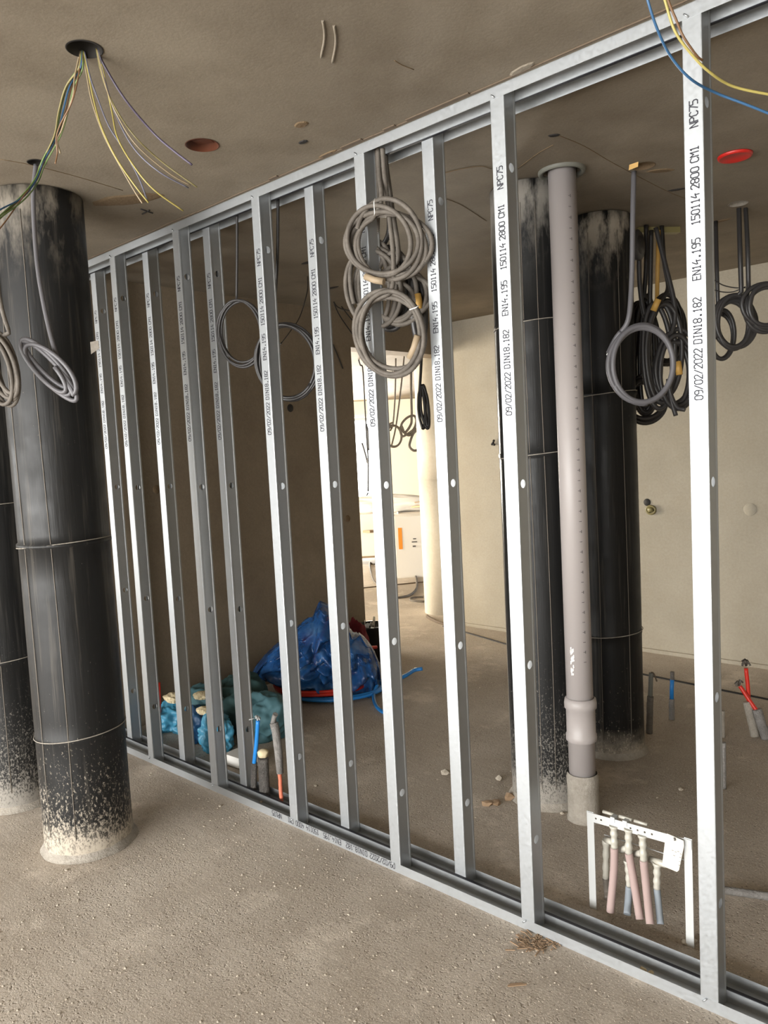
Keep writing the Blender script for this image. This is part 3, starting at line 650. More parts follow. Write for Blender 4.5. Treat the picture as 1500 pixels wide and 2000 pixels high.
# smooth grey coil in front of the darkest duct
c = aty(1253, 712, 1.06); s = (c-CAM).dot(FW)/F_PX
P = smooth([(*atz(1238, 335, H),), aty(1236, 420, 1.06), aty(1234, 540, 1.05), aty(1228, 620, 1.03), aty(1212, 650, 1.03), aty(1197, 672, 1.03), aty(1190, 705, 1.03)], 8)
P2_ = coil_pts(c, camR, (0, 0, 1), 62*s, 72*s, 4.3, .008, .012, 48, PI*.95, 61)
o = line_obj('conduit', P[:-4]+P2_[6:], .0108, 'conduit_grey', 'smooth grey conduit coil hanging in front of the darkest black duct', 'conduit', 'right hand conduit coils', seg=12)
o = line_obj('conduit_end', smooth([aty(1212, 648, 1.02), aty(1200, 665, 1.015), aty(1188, 690, 1.01)], 5), .0105, 'conduit_grey', 'cut end of a smooth grey conduit beside the grey coil', 'conduit', 'right hand conduit coils', seg=12)
MB().tube([aty(1188, 690, 1.01)-o.location, aty(1186.5, 694, 1.01)-o.location], .006, 8).build('bare_copper', 'white_mark', o)
# black cluster behind it
GB = 'black cable bundles behind the smooth grey coil'
YB = 1.95
BC = []
def bcoil(cx, cy, rx, ry, Y, turns, seed, label, r=.013, lead=None, m='black_cable', jit=.02, yaw=0., w=.02):
    c = aty(cx, cy, Y); s = (c-CAM).dot(FW)/F_PX; u = Matrix.Rotation(yaw, 3, 'Z') @ camR
    P = coil_pts(c, u, (0, 0, 1), rx*s, ry*s, turns, w, jit, 40, PI*.5, seed)
    if lead: P = smooth([aty(x, y, Y) for x, y in lead]+[P[1]], 8)[:-4]+P[2:]
    BC.append(line_obj('cable', P, r, m, label, 'cable', GB)); return BC[-1]
bcoil(1262, 700, 26, 110, YB, 5.3, 71, 'long black cable bundle hanging left in the dark cluster', lead=[(1262, 440), (1262, 520), (1258, 580)], jit=.04)
bcoil(1300, 648, 34, 60, YB+.1, 4.3, 72, 'round black cable coil high in the dark cluster', lead=[(1292, 440), (1297, 510), (1305, 560)], jit=.025)
bcoil(1320, 725, 34, 66, YB-.1, 4.3, 73, 'black cable coil low in the cluster beside the nearest stud', lead=[(1281, 445), (1300, 520), (1318, 600)], jit=.03, m='conduit_dark')
bcoil(1262, 780, 34, 40, YB-.05, 3.3, 74, 'small black cable coil hanging lowest in the cluster', lead=[(1272, 450), (1270, 560), (1266, 700)], jit=.02)
bcoil(1290, 690, 30, 90, YB-.15, 3.4, 75, 'dark grey cable loops in the middle of the cluster', lead=[(1248, 470), (1250, 560), (1262, 620)], m='conduit_dark', jit=.04)
line_obj('cable', smooth([aty(x, y, YB-.2) for x, y in ((1305, 740), (1310, 770), (1322, 795), (1338, 800))], 6), .012, 'conduit_dark', 'bent dark cable end below the black cluster', 'cable', GB)
line_obj('cable', smooth([aty(x, y, YB-.2) for x, y in ((1305, 745), (1312, 785), (1320, 812))], 6), .012, 'conduit_dark', 'straight dark cable end below the black cluster', 'cable', GB)
for k, (x0_, y0_, x1_, y1_) in enumerate(((1286, 584, 1276, 607), (1324, 706, 1327, 732))):
    sleeve(BC[1+k], [aty(x0_, y0_, YB-.25), aty(x1_, y1_, YB-.25)], .016, 'ochre', 'tape_sleeve', 'ochre sleeve')
line_obj('batten', [aty(1286, 450, 2.03), aty(1283, 590, 2.03)], .012, 'ochre', 'ochre strip hanging among the black cables', 'strip')
b = MB(); b.box((-.12, -.02, -.03), (.12, .02, 0)); q = b.build('ceiling_bracket', 'w_olive', loc=atz(1285, 445, H)); q.rotation_euler.z = .9; tag(q, 'pale green-yellow bracket on the ceiling holding the black cables', 'bracket')
# round black reel fixed beside
p = aty(1240, 480, 1.75); o = empty('cable_reel', p, 'small round dark cable reel beside the top of the darkest duct', 'reel', rz=YAW+.9)
for nm, r1, y0_, y1_, mm in (('rim', .078, -.03, .03, 'conduit_dark'), ('hub', .05, -.038, .038, 'black_cable')):
    b = MB(); b.lathe([(.01, y0_), (r1*.85, y0_), (r1, y0_*.7), (r1*.93, 0), (r1, y1_*.7), (r1*.85, y1_), (.01, y1_)], 36); b.v = [Vector((v.x, v.z, v.y)) for v in b.v]; b.f = [f[::-1] for f in b.f]; b.build(nm, mm, o)
# two straight conduits and coils at the right edge
GX = 'conduit coils at the right edge'
c = aty(1433, 632, 1.98); s = (c-CAM).dot(FW)/F_PX
line_obj('conduit', smooth([atz(1443, 400, H+.02), aty(1445, 480, 1.98), aty(1448, 570, 1.98)], 6)+coil_pts(c, camR, (0, 0, 1), 36*s, 50*s, 5.4, .015, .02, 40, PI*.42, 81), .012, 'conduit_dark', 'dark grey conduit coil on a drop right of the nearest stud', 'conduit', GX)
c = aty(1497, 597, 2.0)
line_obj('conduit', smooth([atz(1456, 400, H+.02), aty(1460, 480, 1.98), aty(1462, 560, 1.98)], 6)+coil_pts(c, camR, (0, 0, 1), 38*s, 42*s, 4.4, .015, .018, 40, PI*.9, 83), .011, 'conduit_dark', 'dark grey conduit coil cut by the right frame edge', 'conduit', GX)
c = aty(1408, 655, 2.1)
line_obj('conduit', smooth([atz(1398, 432, H), aty(1400, 520, 2.1), aty(1402, 590, 2.1)], 5)+coil_pts(c, camR, (0, 0, 1), 26*s, 45*s, 3.4, .015, .016, 40, PI*.4, 85), .011, 'conduit_dark', 'dark conduit coil half hidden behind the nearest stud', 'conduit', GX)
for k, P in enumerate(([(1385, 540), (1410, 556), (1435, 562), (1456, 562)], [(1390, 565), (1410, 570), (1432, 570), (1456, 560)])):
    line_obj('cable', smooth([aty(x, y, 2.0) for x, y in P], 6), .0028, 'black_cable', ['upper thin wire looping to the right edge coils', 'lower thin wire looping to the right edge coils'][k], 'cable', 'thin wires by the right edge')

# ---------------------------------------------------------------- pipe rack on the floor
A = Vector((-1.203, .25, 0)); B = Vector((-.845, .25, 0))
rx = (B-A); Lr = rx.length; o = empty('pipe_rack', A, 'small white metal rack with pink and blue-grey pipe stubs beside the nearest stud', 'pipe rack')
hL, hR = .361, .371
for nm, x, h in (('post', 0, hL), ('post', Lr-.013, hR)):
    MB().box((x-.004, -.0015, 0), (x+.022, .0015, h)).build(nm, 'rack', o)
vs, fs = plate((0, 0, Lr+.008, .032), [(.032+.0, .016, .0035), (.052, .016, .0035), (.16, .016, .0035), (.185, .016, .0035), (.21, .016, .0035), (.235, .016, .0035), (.33, .016, .0045)], 10)
b = MB(); b.add([(x, -.003, y+hL-.035+.01*x/Lr) for x, y in vs], fs); cb_ = b.build('crossbar', 'rack', o); cb_.modifiers.new('s', 'SOLIDIFY').thickness = .0015
# white clamp tube behind the crossbar
for xa, xb in ((.048, .088), (.108, .155), (.163, .21)):
    MB().tube([(xa, .02, hL+.003), (xb, .02, hL+.003)], .006, 10).build('clamp_bar', 'fitting', o)
for xa in (.095, .14): MB().box((xa-.008, -.006, hL-.012), (xa+.008, .02, hL+.006)).build('clip', 'rack', o)
def riser(P, r0, m, fit_r, label, nm='pipe_stub'):
    """top fitting stack then sleeve"""
    q = MB().tube(smooth(P[1:], 6), r0, 12).build(nm, m, o); q['label'] = label
    a, c_ = Vector(P[0]), Vector(P[1]); n = 12
    pts = [a+(c_-a)*(i/n) for i in range(n+1)]
    MB().tube(pts, .01, 14, rad=[fit_r*k for k in (1.3, 1.3, .95, .9, 1.1, 1.1, .85, .85, 1.05, 1.1, .9, .95, 1.0)]).build('fitting', 'fitting', q)
def R_(px, py, Y=.25): p = aty(px, py, Y); return (p.x-A.x, p.y-A.y, p.z)
def FL(px, py, Y): p = aty(px, py, Y); return (p.x-A.x, p.y-A.y, max(p.z, 0.0))
riser([R_(1199, 1612, .25), R_(1200, 1655, .25), R_(1199, 1700, .25), FL(1192, 1781, .225)], .0135, 'pink', .0125, 'pink sleeve, leftmost')
riser([R_(1228, 1618, .25), R_(1228, 1666, .25), R_(1236, 1710, .25), FL(1250, 1795, .21)], .0135, 'pink', .0125, 'pink sleeve, leaning in the middle')
riser([R_(1255, 1630, .25), R_(1257, 1680, .25), R_(1262, 1730, .25), FL(1270, 1805, .20)], .0135, 'pink', .0125, 'pink sleeve, rightmost')
riser([R_(1284, 1685, .27), R_(1283, 1735, .27), R_(1286, 1765, .26), FL(1290, 1805, .23)], .0115, 'bluegrey', .012, 'blue-grey sleeve at the right')
riser([R_(1226, 1680, .28), R_(1229, 1730, .28), R_(1227, 1760, .28), FL(1225, 1786, .25)], .0125, 'bluegrey', .011, 'blue-grey sleeve in the middle')
riser([R_(1184, 1640, .32), R_(1183, 1715, .32), R_(1186, 1740, .32), FL(1186, 1756, .30)], .012, 'conduit', .0115, 'grey stub at the back left')
for (x0_, y0_), (x1_, y1_) in (((1184, 1640), (1199, 1645)), ((1212, 1660), (1230, 1655)), ((1240, 1668), (1258, 1665)), ((1270, 1678), (1300, 1688))):
    MB().tube([R_(x0_, y0_, .29), R_(x1_, y1_, .255)], .0115, 12).build('elbow', 'fitting', o)
MB().tube([R_(1180, 1630, .31), R_(1345, 1682, .31)], .0018, 6).build('wire_stay', 'rack', o)
b = MB(); q = [Vector(R_(*p, .235)) for p in ((1303, 1628), (1335, 1642), (1336, 1652), (1326, 1700), (1322, 1703), (1293, 1691), (1300, 1632))]
b.add(q+[p+Vector((0, .0015, 0)) for p in q], [tuple(range(7)), tuple(range(13, 6, -1))]+[(i, (i+1) % 7, 7+(i+1) % 7, 7+i) for i in range(7)])
card = b.build('tag', 'card', o); card['label'] = 'cream card tag'
MB().tube([R_(1317, 1636, .232), R_(1318, 1642, .23)], .003, 6).build('tag_hole', 'pvc_tick', card)
b = MB()
for (x, y) in ((1312, 1661), (1318, 1664), (1323, 1663), (1328, 1668), (1315, 1671), (1327, 1675), (1326, 1683), (1325, 1690)):
    p = Vector(R_(x, y, .2345)); b.add([p, p+Vector((.006, 0, 0)), p+Vector((.006, 0, .0018)), p+Vector((0, 0, .0018))], [(0, 1, 2, 3)])
b.build('scribble', 'pvc_tick', card)

# ---------------------------------------------------------------- stubs in the frame cavity
def stub(name, base, top, r, m, label, cat='pipe stub', group=None, lump=None, rr=None):
    base, top = Vector(base), Vector(top); n = 14
    pts = [base+(top-base)*(i/n)+Vector((.002*noise.noise((i, 0, base.x)), .002*noise.noise((i, 5, base.x)), 0)) for i in range(n+1)]
    rad = [r*(1+.05*noise.noise((i*1.3, base.x*7, 2))) for i in range(n+1)]
    o = MB().tube([p-base for p in pts], r, 18, rad=rad).build(name, m, loc=base); tag(o, label, cat, group); return o
GS = 'pipe stubs standing between the two floor tracks'
Yc = .11
def fl(px, py, Y): p = aty(px, py, Y); return Vector((p.x, p.y, .004))
s1 = stub('pipe_stub', fl(494, 1540, .10), aty(497, 1490, .10), .0145, 'foam_rough', 'short grey foam stub with a bright blue tube rising out of it', group=GS)
MB().tube(smooth([aty(496, 1495, .10)-s1.location, aty(501, 1450, .1)-s1.location, aty(504, 1407, .1)-s1.location], 6), .0105, 14).build('inner_tube', 'blue_tube', s1)['label'] = 'bright blue tube'
def foilcap(par, px, py, Y, n=7, s=.012, m='rack'):
    b = MB(); c0 = aty(px, py, Y)-par.location; rnd = random.Random(px)
    for i in range(n):
        a = rnd.uniform(0, 2*PI); q = c0+Vector((math.cos(a)*s*.8, math.sin(a)*s*.8, rnd.uniform(-.3, .6)*s)); b.tube([c0+Vector((0, 0, -s*.2)), (c0+q)/2+Vector((0, 0, s*.7)), q], s*.22, 5)
    b.build('tape_end', m, par)
foilcap(s1, 503, 1404, .10, 8, .017)
p = aty(497, 1403, .10)-s1.location; q = aty(486, 1406, .08)-s1.location
MB().tube([p, q], .0025, 5).build('wire_end', 'rack', s1)
s2 = stub('pipe_stub', fl(517, 1551, .11), aty(514, 1480, .11), .026, 'foam_rough', 'thick rough grey stub topped with cream foam', group=GS)
b = MB(); c0 = aty(514, 1470, .11)-s2.location
b.lathe([(.022, -.02), (.026, -.005), (.027, .006), (.018, .014), (.004, .018)], 20, c0, wob=lambda a, z: .18*noise.noise((math.cos(a)*2, math.sin(a)*2, z*60))); b.build('foam_plug', 'cream', s2)['label'] = 'cream foam plug'
s3 = stub('pipe_stub', fl(549, 1553, .11), aty(546, 1505, .11), .0095, 'salmon', 'salmon tube with a tall grey foam sleeve pushed over it', group=GS)
MB().tube([aty(547, 1510, .11)-s3.location, aty(544, 1470, .11)-s3.location, aty(539, 1430, .1)-s3.location, aty(535, 1412, .1)-s3.location], .019, 18, rad=[.0165, .0195, .0195, .021]).build('foam_sleeve', 'foam_grey', s3)
MB().tube([aty(534, 1412, .1)-s3.location, aty(535, 1402, .1)-s3.location, aty(538, 1395, .1)-s3.location], .012, 12, rad=[.015, .011, .013]).build('taped_top', 'foam_grey', s3)
b = MB(); p0 = fl(477, 1510, .24); 
b.box((-.11, -.06, 0), (.07, .07, .058)); q = b.build('foam_block', 'block', loc=p0+Vector((-.06, .06, 0))); q.rotation_euler.z = .05; tag(q, 'flat white block on the floor behind the rear track, left of the pipe stubs', 'block')

# ---------------------------------------------------------------- stubs on the right
GR2 = 'pipe stubs near the back wall on the right'
def onf(px, py): return atz(px, py, 0)
f0 = onf(1312, 1405); y = f0.y
s = stub('pipe_stub', f0, aty(1312, 1365, y), .016, 'foam_grey', 'short grey stub with a faded blue tube, left of the nearest stud', group=GR2)
q = MB().tube([aty(1312, 1366, y)-s.location, aty(1312, 1345, y)-s.location, aty(1313, 1325, y)-s.location], .012, 12).build('inner_tube', 'blue_tube', s)
q = MB().tube([aty(1313, 1327, y)-s.location, aty(1313, 1312, y)-s.location], .0125, 12).build('tape_end', 'foam_grey', s)
f0 = onf(1268, 1432); y = f0.y
s = stub('pipe_stub', f0, aty(1270, 1360, y), .018, 'conduit', 'brown-grey sleeved stub close beside the foot of the darkest duct', group=GR2)
q = MB().tube(smooth([aty(1270, 1362, y)-s.location, aty(1271, 1330, y)-s.location, aty(1272, 1314, y)-s.location], 4), .013, 12).build('inner_tube', 'grey_ring', s)
MB().tube(smooth([aty(1272, 1313, y)-s.location, aty(1277, 1316, y)-s.location, aty(1283, 1331, y)-s.location], 4), .004, 6).build('tape_end', 'brown_strip', s)
f0 = onf(1475, 1438); y = f0.y
s = stub('pipe_stub', f0, aty(1460, 1370, y), .024, 'mortar', 'grey foam stub with an upright red tube at the right edge', group=GR2)
MB().tube(smooth([aty(1463, 1385, y+.02)-s.location, aty(1461, 1345, y+.02)-s.location, aty(1457, 1305, y+.02)-s.location], 5), .011, 12).build('inner_tube', 'red', s)
foilcap(s, 1457, 1298, y+.02, 8, .03, 'conduit')
f0 = onf(1500, 1440); y = f0.y-.03
s = stub('pipe_stub', Vector((f0.x, y, 0)), aty(1478, 1385, y), .026, 'foam_grey', 'leaning grey foam stub with a slanting red tube at the right edge', group=GR2)
MB().tube(smooth([aty(1484, 1396, y)-s.location, aty(1468, 1374, y)-s.location, aty(1452, 1350, y)-s.location, aty(1445, 1340, y)-s.location], 5), .011, 12).build('inner_tube', 'red', s)
foilcap(s, 1443, 1337, y, 7, .026, 'conduit')
f0 = onf(1412, 1440)
stub('pipe_stub', f0, aty(1411, 1388, f0.y), .012, 'mortar', 'thin pale stub partly hidden right behind the nearest stud', group=GR2)
f0 = onf(1414, 1540)
stub('pipe_stub', f0, aty(1413, 1450, f0.y), .011, 'foam_grey', 'thin dark grey stub right behind the nearest stud, lower one', group=GR2)
line_obj('floor_pipe', smooth([onf(1395, 1742)+Vector((0, 0, .014)), onf(1430, 1748)+Vector((0, 0, .014)), onf(1500, 1758)+Vector((0, 0, .014)), onf(1620, 1780)+Vector((0, 0, .014))], 6), .014, 'foam_grey', 'grey foam-sleeved pipe lying on the floor right of the nearest stud', 'pipe', seg=14)

# ---------------------------------------------------------------- wall fittings
p = atx(0, 0, 0)*0+aty(1264, 981, YW)
b = MB(); b.lathe([(.028, 0), (.026, .012), (.001, .013)], 24, cap=False); b.v = [Vector((v.x, -.0005-v.z*.2, v.y)) for v in b.v]
tag(b.build('wall_hole', 'hole', loc=p+Vector((0, -.001, 0))), 'black round hole in the back wall beside the darkest duct', 'hole')
p = aty(1271, 996, YW-.01); b = MB()
pts = [(math.cos(a)*.034, 0, math.sin(a)*.03) for a in [2*PI*i/24 for i in range(25)]]; b.tube(pts, .009, 8, cap=False); b.tube([(-.02, 0, 0), (.02, .004, .004)], .02, 10)
tag(b.build('wall_grommet', 'w_olive', loc=p), 'greenish round fitting sticking out of the back wall under the black hole', 'wall fitting')
p = aty(963, 865, YW-.02); b = MB()
for dx, dz in ((0, 0), (.008, .018), (-.010, -.012), (.01, -.016)): b.lathe([(.001, -.012), (.012, -.004), (.011, .006), (.001, .012)], 7, (dx, 0, dz))
tag(b.build('wall_plug', 'hole', loc=p), 'small black ragged plug on the back wall left of the tenth stud', 'plug')
p = atx(567, 797, XW+.001); b = MB(); b.lathe([(.03, 0), (.022, .004), (.001, .005)], 20, cap=False); b.v = [Vector((v.z, v.x, v.y)) for v in b.v]
tag(b.build('wall_hole', 'hole', loc=p), 'dark round hole in the brown wall below the dark coils', 'hole')
for px, py, t in ((679, 1013, 'pale round tie mark on the brown wall left of the doorway'), (306, 956, 'brown round tie mark on the brown wall between the left studs')):
    p = atx(px, py, XW+.001); b = MB(); b.lathe([(.028, 0), (.024, .003), (.001, .003)], 20, cap=False); b.v = [Vector((v.z, v.x, v.y)) for v in b.v]
    tag(b.build('tie_mark', 'patch', loc=p), t, 'tie mark')
p = aty(1465, 995, YW-.001); b = MB(); b.lathe([(.045, 0), (.04, .003), (.001, .003)], 20, cap=False); b.v = [Vector((v.x, -v.z, v.y)) for v in b.v]
tag(b.build('tie_mark', 'wall', loc=p), 'faint round tie mark on the back wall near the right edge', 'tie mark')

# ---------------------------------------------------------------- sacks and bags
def crumple(name, c, size, m, label, cat='sack', group=None, seed=0, amp=.22, fr=2.4, rz=0, sharp=None):
    bm = bmesh.new(); bmesh.ops.create_icosphere(bm, subdivisions=5, radius=1)
    for v in bm.verts:
        p = v.co.copy(); q = p*fr*.5+Vector((seed*7.1, seed*3.3, 0))
        dsp = noise.fractal(q, 1, 2, 4)*amp-abs(noise.noise(q*2.2))*amp*.9
        v.co = p*(1+dsp)
        if sharp and p.z > .0: v.co += Vector(sharp)*max(0, p.dot(Vector(sharp).normalized()))**5
        v.co = Vector((v.co.x*size[0], v.co.y*size[1], v.co.z*size[2]))
        v.co.z = max(v.co.z, -size[2]*.62)
    for f in bm.faces: f.smooth = True
    me = bpy.data.meshes.new(name); bm.to_mesh(me); bm.free(); me.materials.append(M[m] if isinstance(m, str) else m)
    o = bpy.data.objects.new(name, me); COL.objects.link(o); o.location = Vector(c)+Vector((0, 0, size[2]*.62)); o.rotation_euler.z = rz
    return tag(o, label, cat, group)
GT = 'teal sacks piled at the foot of the brown wall'
def atf(px, py, off=(0, 0, 0)): return atz(px, py, 0)+Vector(off)
crumple('sack', (-4.1, .37, 0), (.15, .12, .12), 'teal_light', 'light blue film sack at the left end of the pile by the second stud', group=GT, seed=1, amp=.3)
crumple('sack', (-3.95, .50, 0), (.2, .17, .17), 'teal', 'teal sack behind the third stud', group=GT, seed=2)
crumple('sack', (-3.83, .36, 0), (.13, .09, .13), 'blue_dark', 'navy sack low behind the third stud', group=GT, seed=3)
crumple('sack', (-3.60, .34, 0), (.12, .09, .14), 'teal_light', 'bright sky blue crumpled sack behind the fourth stud', group=GT, seed=4, amp=.34, fr=3)
crumple('sack', (-3.80, .66, 0), (.22, .16, .15), 'teal_dark', 'dark teal sack at the back of the pile', group=GT, seed=5)
crumple('sack', (-3.52, .64, 0), (.17, .14, .17), 'teal', 'teal sack behind the fifth stud, right end of the pile', group=GT, seed=6)
crumple('sack', (-3.98, .82, 0), (.17, .17, .17), 'teal_dark', 'dark green-grey sack highest against the brown wall', group=GT, seed=7)
for k, (px, py, Y, s) in enumerate(((338, 1363, .34, .07), (393, 1358, .40, .06), (398, 1388, .31, .055))):
    p = aty(px, py, Y); crumple('foam_lump', (p.x, p.y, p.z-s*.3), (s, s*.7, s*.45), 'cream', ['cream foam lump on the sacks left of the third stud', 'small cream foam lump on the sacks left of the fourth stud', 'cream foam lump lower on the sacks left of the fourth stud'][k], 'foam lump', 'cream foam lumps on the sacks', seed=20+k, amp=.2)
p1_ = aty(310, 1333, .30); line_obj('red_stick', [Vector((p1_.x+.02, .27, .0)), p1_], .011, 'red', 'red stick leaning among the sacks behind the second stud', 'stick', seg=8)
# blue bag with its contents
c = Vector((-3.80, 1.72, 0)); L1 = (-3.80, 1.72)
def tri_bag():
    bm = bmesh.new(); bmesh.ops.create_icosphere(bm, subdivisions=6, radius=1)
    cc = atz(640, 1352, .0)+Vector((-.03, .03, 0)); s = (cc-CAM).dot(FW)/F_PX
    R2, U2 = camR, Vector((0, 0, 1)); D2 = Vector((-camR.y, camR.x, 0))
    outline = [(-145, 45), (-120, 75), (-70, 108), (-20, 150), (-5, 178), (25, 160), (55, 120), (90, 85), (105, 45), (100, 10), (90, -8), (60, -20), (20, -5), (-40, 12), (-90, 25), (-125, 35)]
    C0 = (0, 62)
    import bisect
    pol = sorted([(math.atan2(y-C0[1], x-C0[0]), math.hypot(x-C0[0], y-C0[1])) for x, y in outline])
    def rad(a):
        for i in range(len(pol)):
            a0, r0 = pol[i-1]; a1, r1 = pol[i]
            if i == 0: a0 -= 2*PI
            if a0 <= a <= a1: t = (a-a0)/(a1-a0+1e-9); return r0+(r1-r0)*t
        a0, r0 = pol[-1]; a1, r1 = pol[0]; t = (a-a0)/(a1+2*PI-a0); return r0+(r1-r0)*t
    for v in bm.verts:
        p = v.co.copy(); a = math.atan2(p.z, p.x); rho = math.hypot(p.x, p.z); rr = rad(a)*rho*s
        q = p*3+Vector((4, 2, 1)); dn = -abs(noise.noise(q*1.1))*.16-abs(noise.noise(q*2.7+Vector((3, 1, 0))))*.03+noise.noise(q*.6)*.05
        X = C0[0]*s+math.cos(a)*rr; Z = C0[1]*s+math.sin(a)*rr
        v.co = R2*X+U2*max(Z+dn*.3, .004)+D2*(p.y*.20+dn)
    for f in bm.faces: f.smooth = True
    me = bpy.data.meshes.new('plastic_bag'); bm.to_mesh(me); bm.free(); me.materials.append(M['bag'])
    o = bpy.data.objects.new('plastic_bag', me); COL.objects.link(o); o.location = cc
    tag(o, 'blue see-through plastic bag of fittings slumped against the brown wall', 'bag'); return o, cc
bag, bc = tri_bag()
dB = (bc-CAM).dot(FW)
p = atd(607, 1245, dB-.02); crumple('net_bag', (p.x, p.y, p.z-.05), (.08, .06, .07), 'pink_net', 'pink netting showing inside the blue bag', 'net bag', seed=31, amp=.15)
line_obj('strap', smooth([atd(641, 1205, dB-.05), atd(630, 1240, dB-.09), atd(618, 1262, dB-.1), atd(616, 1300, dB-.1)], 5), .012, 'pink_net', 'dark pink strap inside the blue bag', 'strap')
for k, (px, py, r, dz, ln) in enumerate(((607, 1262, .018, -.14, .02), (716, 1281, .026, -.12, .02), (700, 1300, .02, -.10, .02), (632, 1300, .018, -.12, .02))):
    p = atd(px, py, dB+dz); b = MB(); pts = [camR*math.cos(a)*r+Vector((0, 0, math.sin(a)*r)) for a in [2*PI*i/20 for i in range(21)]]; b.tube(pts, .0055, 8, cap=False)
    tag(b.build('ring_fitting', 'bluegrey', loc=p), ['pale ring fitting left of centre inside the blue bag', 'larger ring fitting at the right inside the blue bag', 'ring fitting low right inside the blue bag', 'ring fitting at the bottom of the blue bag'][k], 'ring fitting', 'rings in the blue bag')
crumple('sack', (atd(697, 1225, dB+.35).x, atd(697, 1225, dB+.35).y, 0), (.1, .09, .265), 'crimson', 'dark crimson sack behind the blue bag', group=None, seed=33, amp=.2)
# coils of red and blue tube under the bag
cc = bc+Vector((.02, -.02, 0)); 
o = line_obj('tube_coil', [Vector(q) for q in coil_pts(cc-camR*.06+Vector((.0, 0, .075)), camR, Vector((-camR.y, camR.x, 0)), .31, .24, 4.5, .028, .02, 48, 0, 91)], .012, 'red', 'coil of red tube lying under the blue bag', 'tube coil', seg=10)
o = line_obj('tube_coil', [Vector(q) for q in coil_pts(cc+camR*.05+Vector((0, 0, .026)), camR, Vector((-camR.y, camR.x, 0)), .33, .26, 3.5, .012, .02, 48, 0, 92)], .012, 'blue_tube', 'coil of bright blue tube lying lowest under the blue bag', 'tube coil', seg=10)
line_obj('hose_end', smooth([atz(779, 1326, .02), atz(795, 1318, .03), atz(810, 1309, .04), atz(825, 1306, .05)], 5), .014, 'blue_tube', 'straight end of bright blue hose on the floor right of the eighth stud', 'hose', seg=10)
line_obj('hose_loop', smooth([atz(737, 1338, .06), atz(730, 1352, .03), atz(731, 1370, .015), atz(740, 1385, .014), atz(756, 1392, .014), atz(775, 1380, .014)], 6), .012, 'blue_tube', 'curl of bright blue hose on the floor beside the blue bag', 'hose', seg=10)
line_obj('red_tube', smooth([atz(480, 1334, .03), atz(510, 1326, .03), atz(540, 1318, .03), atz(570, 1312, .03)], 5), .012, 'crimson', 'dark red tube end on the floor left of the blue bag', 'tube')
line_obj('red_tube', smooth([atd(735, 1264, dB+.3), atd(722, 1266, dB+.25), atd(705, 1275, dB+.2), atz(700, 1330, .01)], 5), .013, 'red', 'short red tube end right of the blue bag by the bucket', 'tube')
# bucket with rubbish
o = empty('bucket', (-4.12, 2.22, 0), 'black bucket full of rubbish in front of the doorway, behind the blue bag', 'bucket')
MB().lathe([(.095, 0), (.125, .27), (.13, .275), (.13, .29), (.12, .29), (.115, .2), (.001, .19)], 32).build('tub', 'bucket', o)
b = MB(); rnd = random.Random(8)
for i in range(10):
    a = rnd.uniform(0, 2*PI); r_ = rnd.uniform(.02, .1); p = Vector((math.cos(a)*r_, math.sin(a)*r_, .24)); q = p+Vector((rnd.uniform(-.04, .04), rnd.uniform(-.04, .04), rnd.uniform(.04, .1))); n_ = Vector((rnd.uniform(-1, 1), rnd.uniform(-1, 1), .2)).normalized()*.03
    b.add([p-n_, p+n_, q+n_*.4, q-n_*.6], [(0, 1, 2, 3)])
b.build('rubbish', 'film', o)

# ---------------------------------------------------------------- far room
p = Vector((-4.74, 3.95, 0)); o = empty('round_column', p, 'pale round column just beyond the doorway', 'column')
MB().lathe([(.2, 0), (.2, 1.36)], 48).build('lower_shaft', 'white_col', o); MB().lathe([(.204, 1.36), (.204, 1.80), (.197, 1.805), (.197, H)], 48).build('upper_shaft', 'white_col', o)
def frame_at(px, py, z=0):
    c = atz(px, py, z); return c
def ybox(name, c, sx, sy, sz, m, label, cat, rz, group=None, tapes=()):
    o = empty(name, c, label, cat, group, rz)
    MB().box((-sx/2, -sy/2, 0), (sx/2, sy/2, sz)).build('carton', m, o)
    for (x0_, z0_, x1_, z1_) in tapes: MB().box((x0_, -sy/2-.004, z0_), (x1_, -sy/2-.001, z1_)).build('tape', 'orange_tape', o)
    return o
rzc = YAW
pc = atz(752, 1103, 0)+Vector((-.35, .35, 0))
o = empty('pallet', pc, 'weathered wooden pallet under the white cartons beyond the doorway', 'pallet', None, rzc)
for x in (-.85, 0, .85): MB().box((x-.07, -.4, 0), (x+.07, .4, .1)).build('runner', 'pallet', o)
for k in range(5): MB().box((-.95, -.4+k*.175, .1), (.95, -.28+k*.175, .125)).build('board', 'pallet', o)
def rloc(c, x, y, z): return Vector(c)+Matrix.Rotation(rzc, 3, 'Z') @ Vector((x, y, z))
ybox('carton', rloc(pc, -.35, 0, .125), 1.15, .75, .62, 'box_white', 'large white wrapped carton on the pallet, left', 'carton', rzc, 'cartons beyond the doorway')
ybox('carton', rloc(pc, .62, .0, .125), .72, .75, .60, 'box_white', 'white wrapped carton on the pallet, right, with orange tape', 'carton', rzc, 'cartons beyond the doorway', [(-.1, .5, .3, .56), (.05, .42, .16, .5)])
pb = atz(808, 1128, 0)
b_ = ybox('carton', pb+Vector((-.12, .2, 0)), .52, .45, .80, 'film', 'white film-wrapped parcel with two orange tapes in front of the pallet', 'carton', rzc, 'cartons beyond the doorway', [(-.22, .38, -.17, .66), (.11, .34, .18, .62)])
MB().box((-.04, -.232, .40), (.0, -.229, .42)).box((-.05, -.232, .46), (.02, -.229, .475)).box((-.03, -.232, .5), (.01, -.229, .515)).build('print', 'pvc_tick', b_)
crumple('film_roll', rloc(pc, 0, .1, .74), (.95, .3, .16), 'film', 'bundle of white plastic film lying on top of the cartons', 'film', seed=41, amp=.15, rz=rzc)
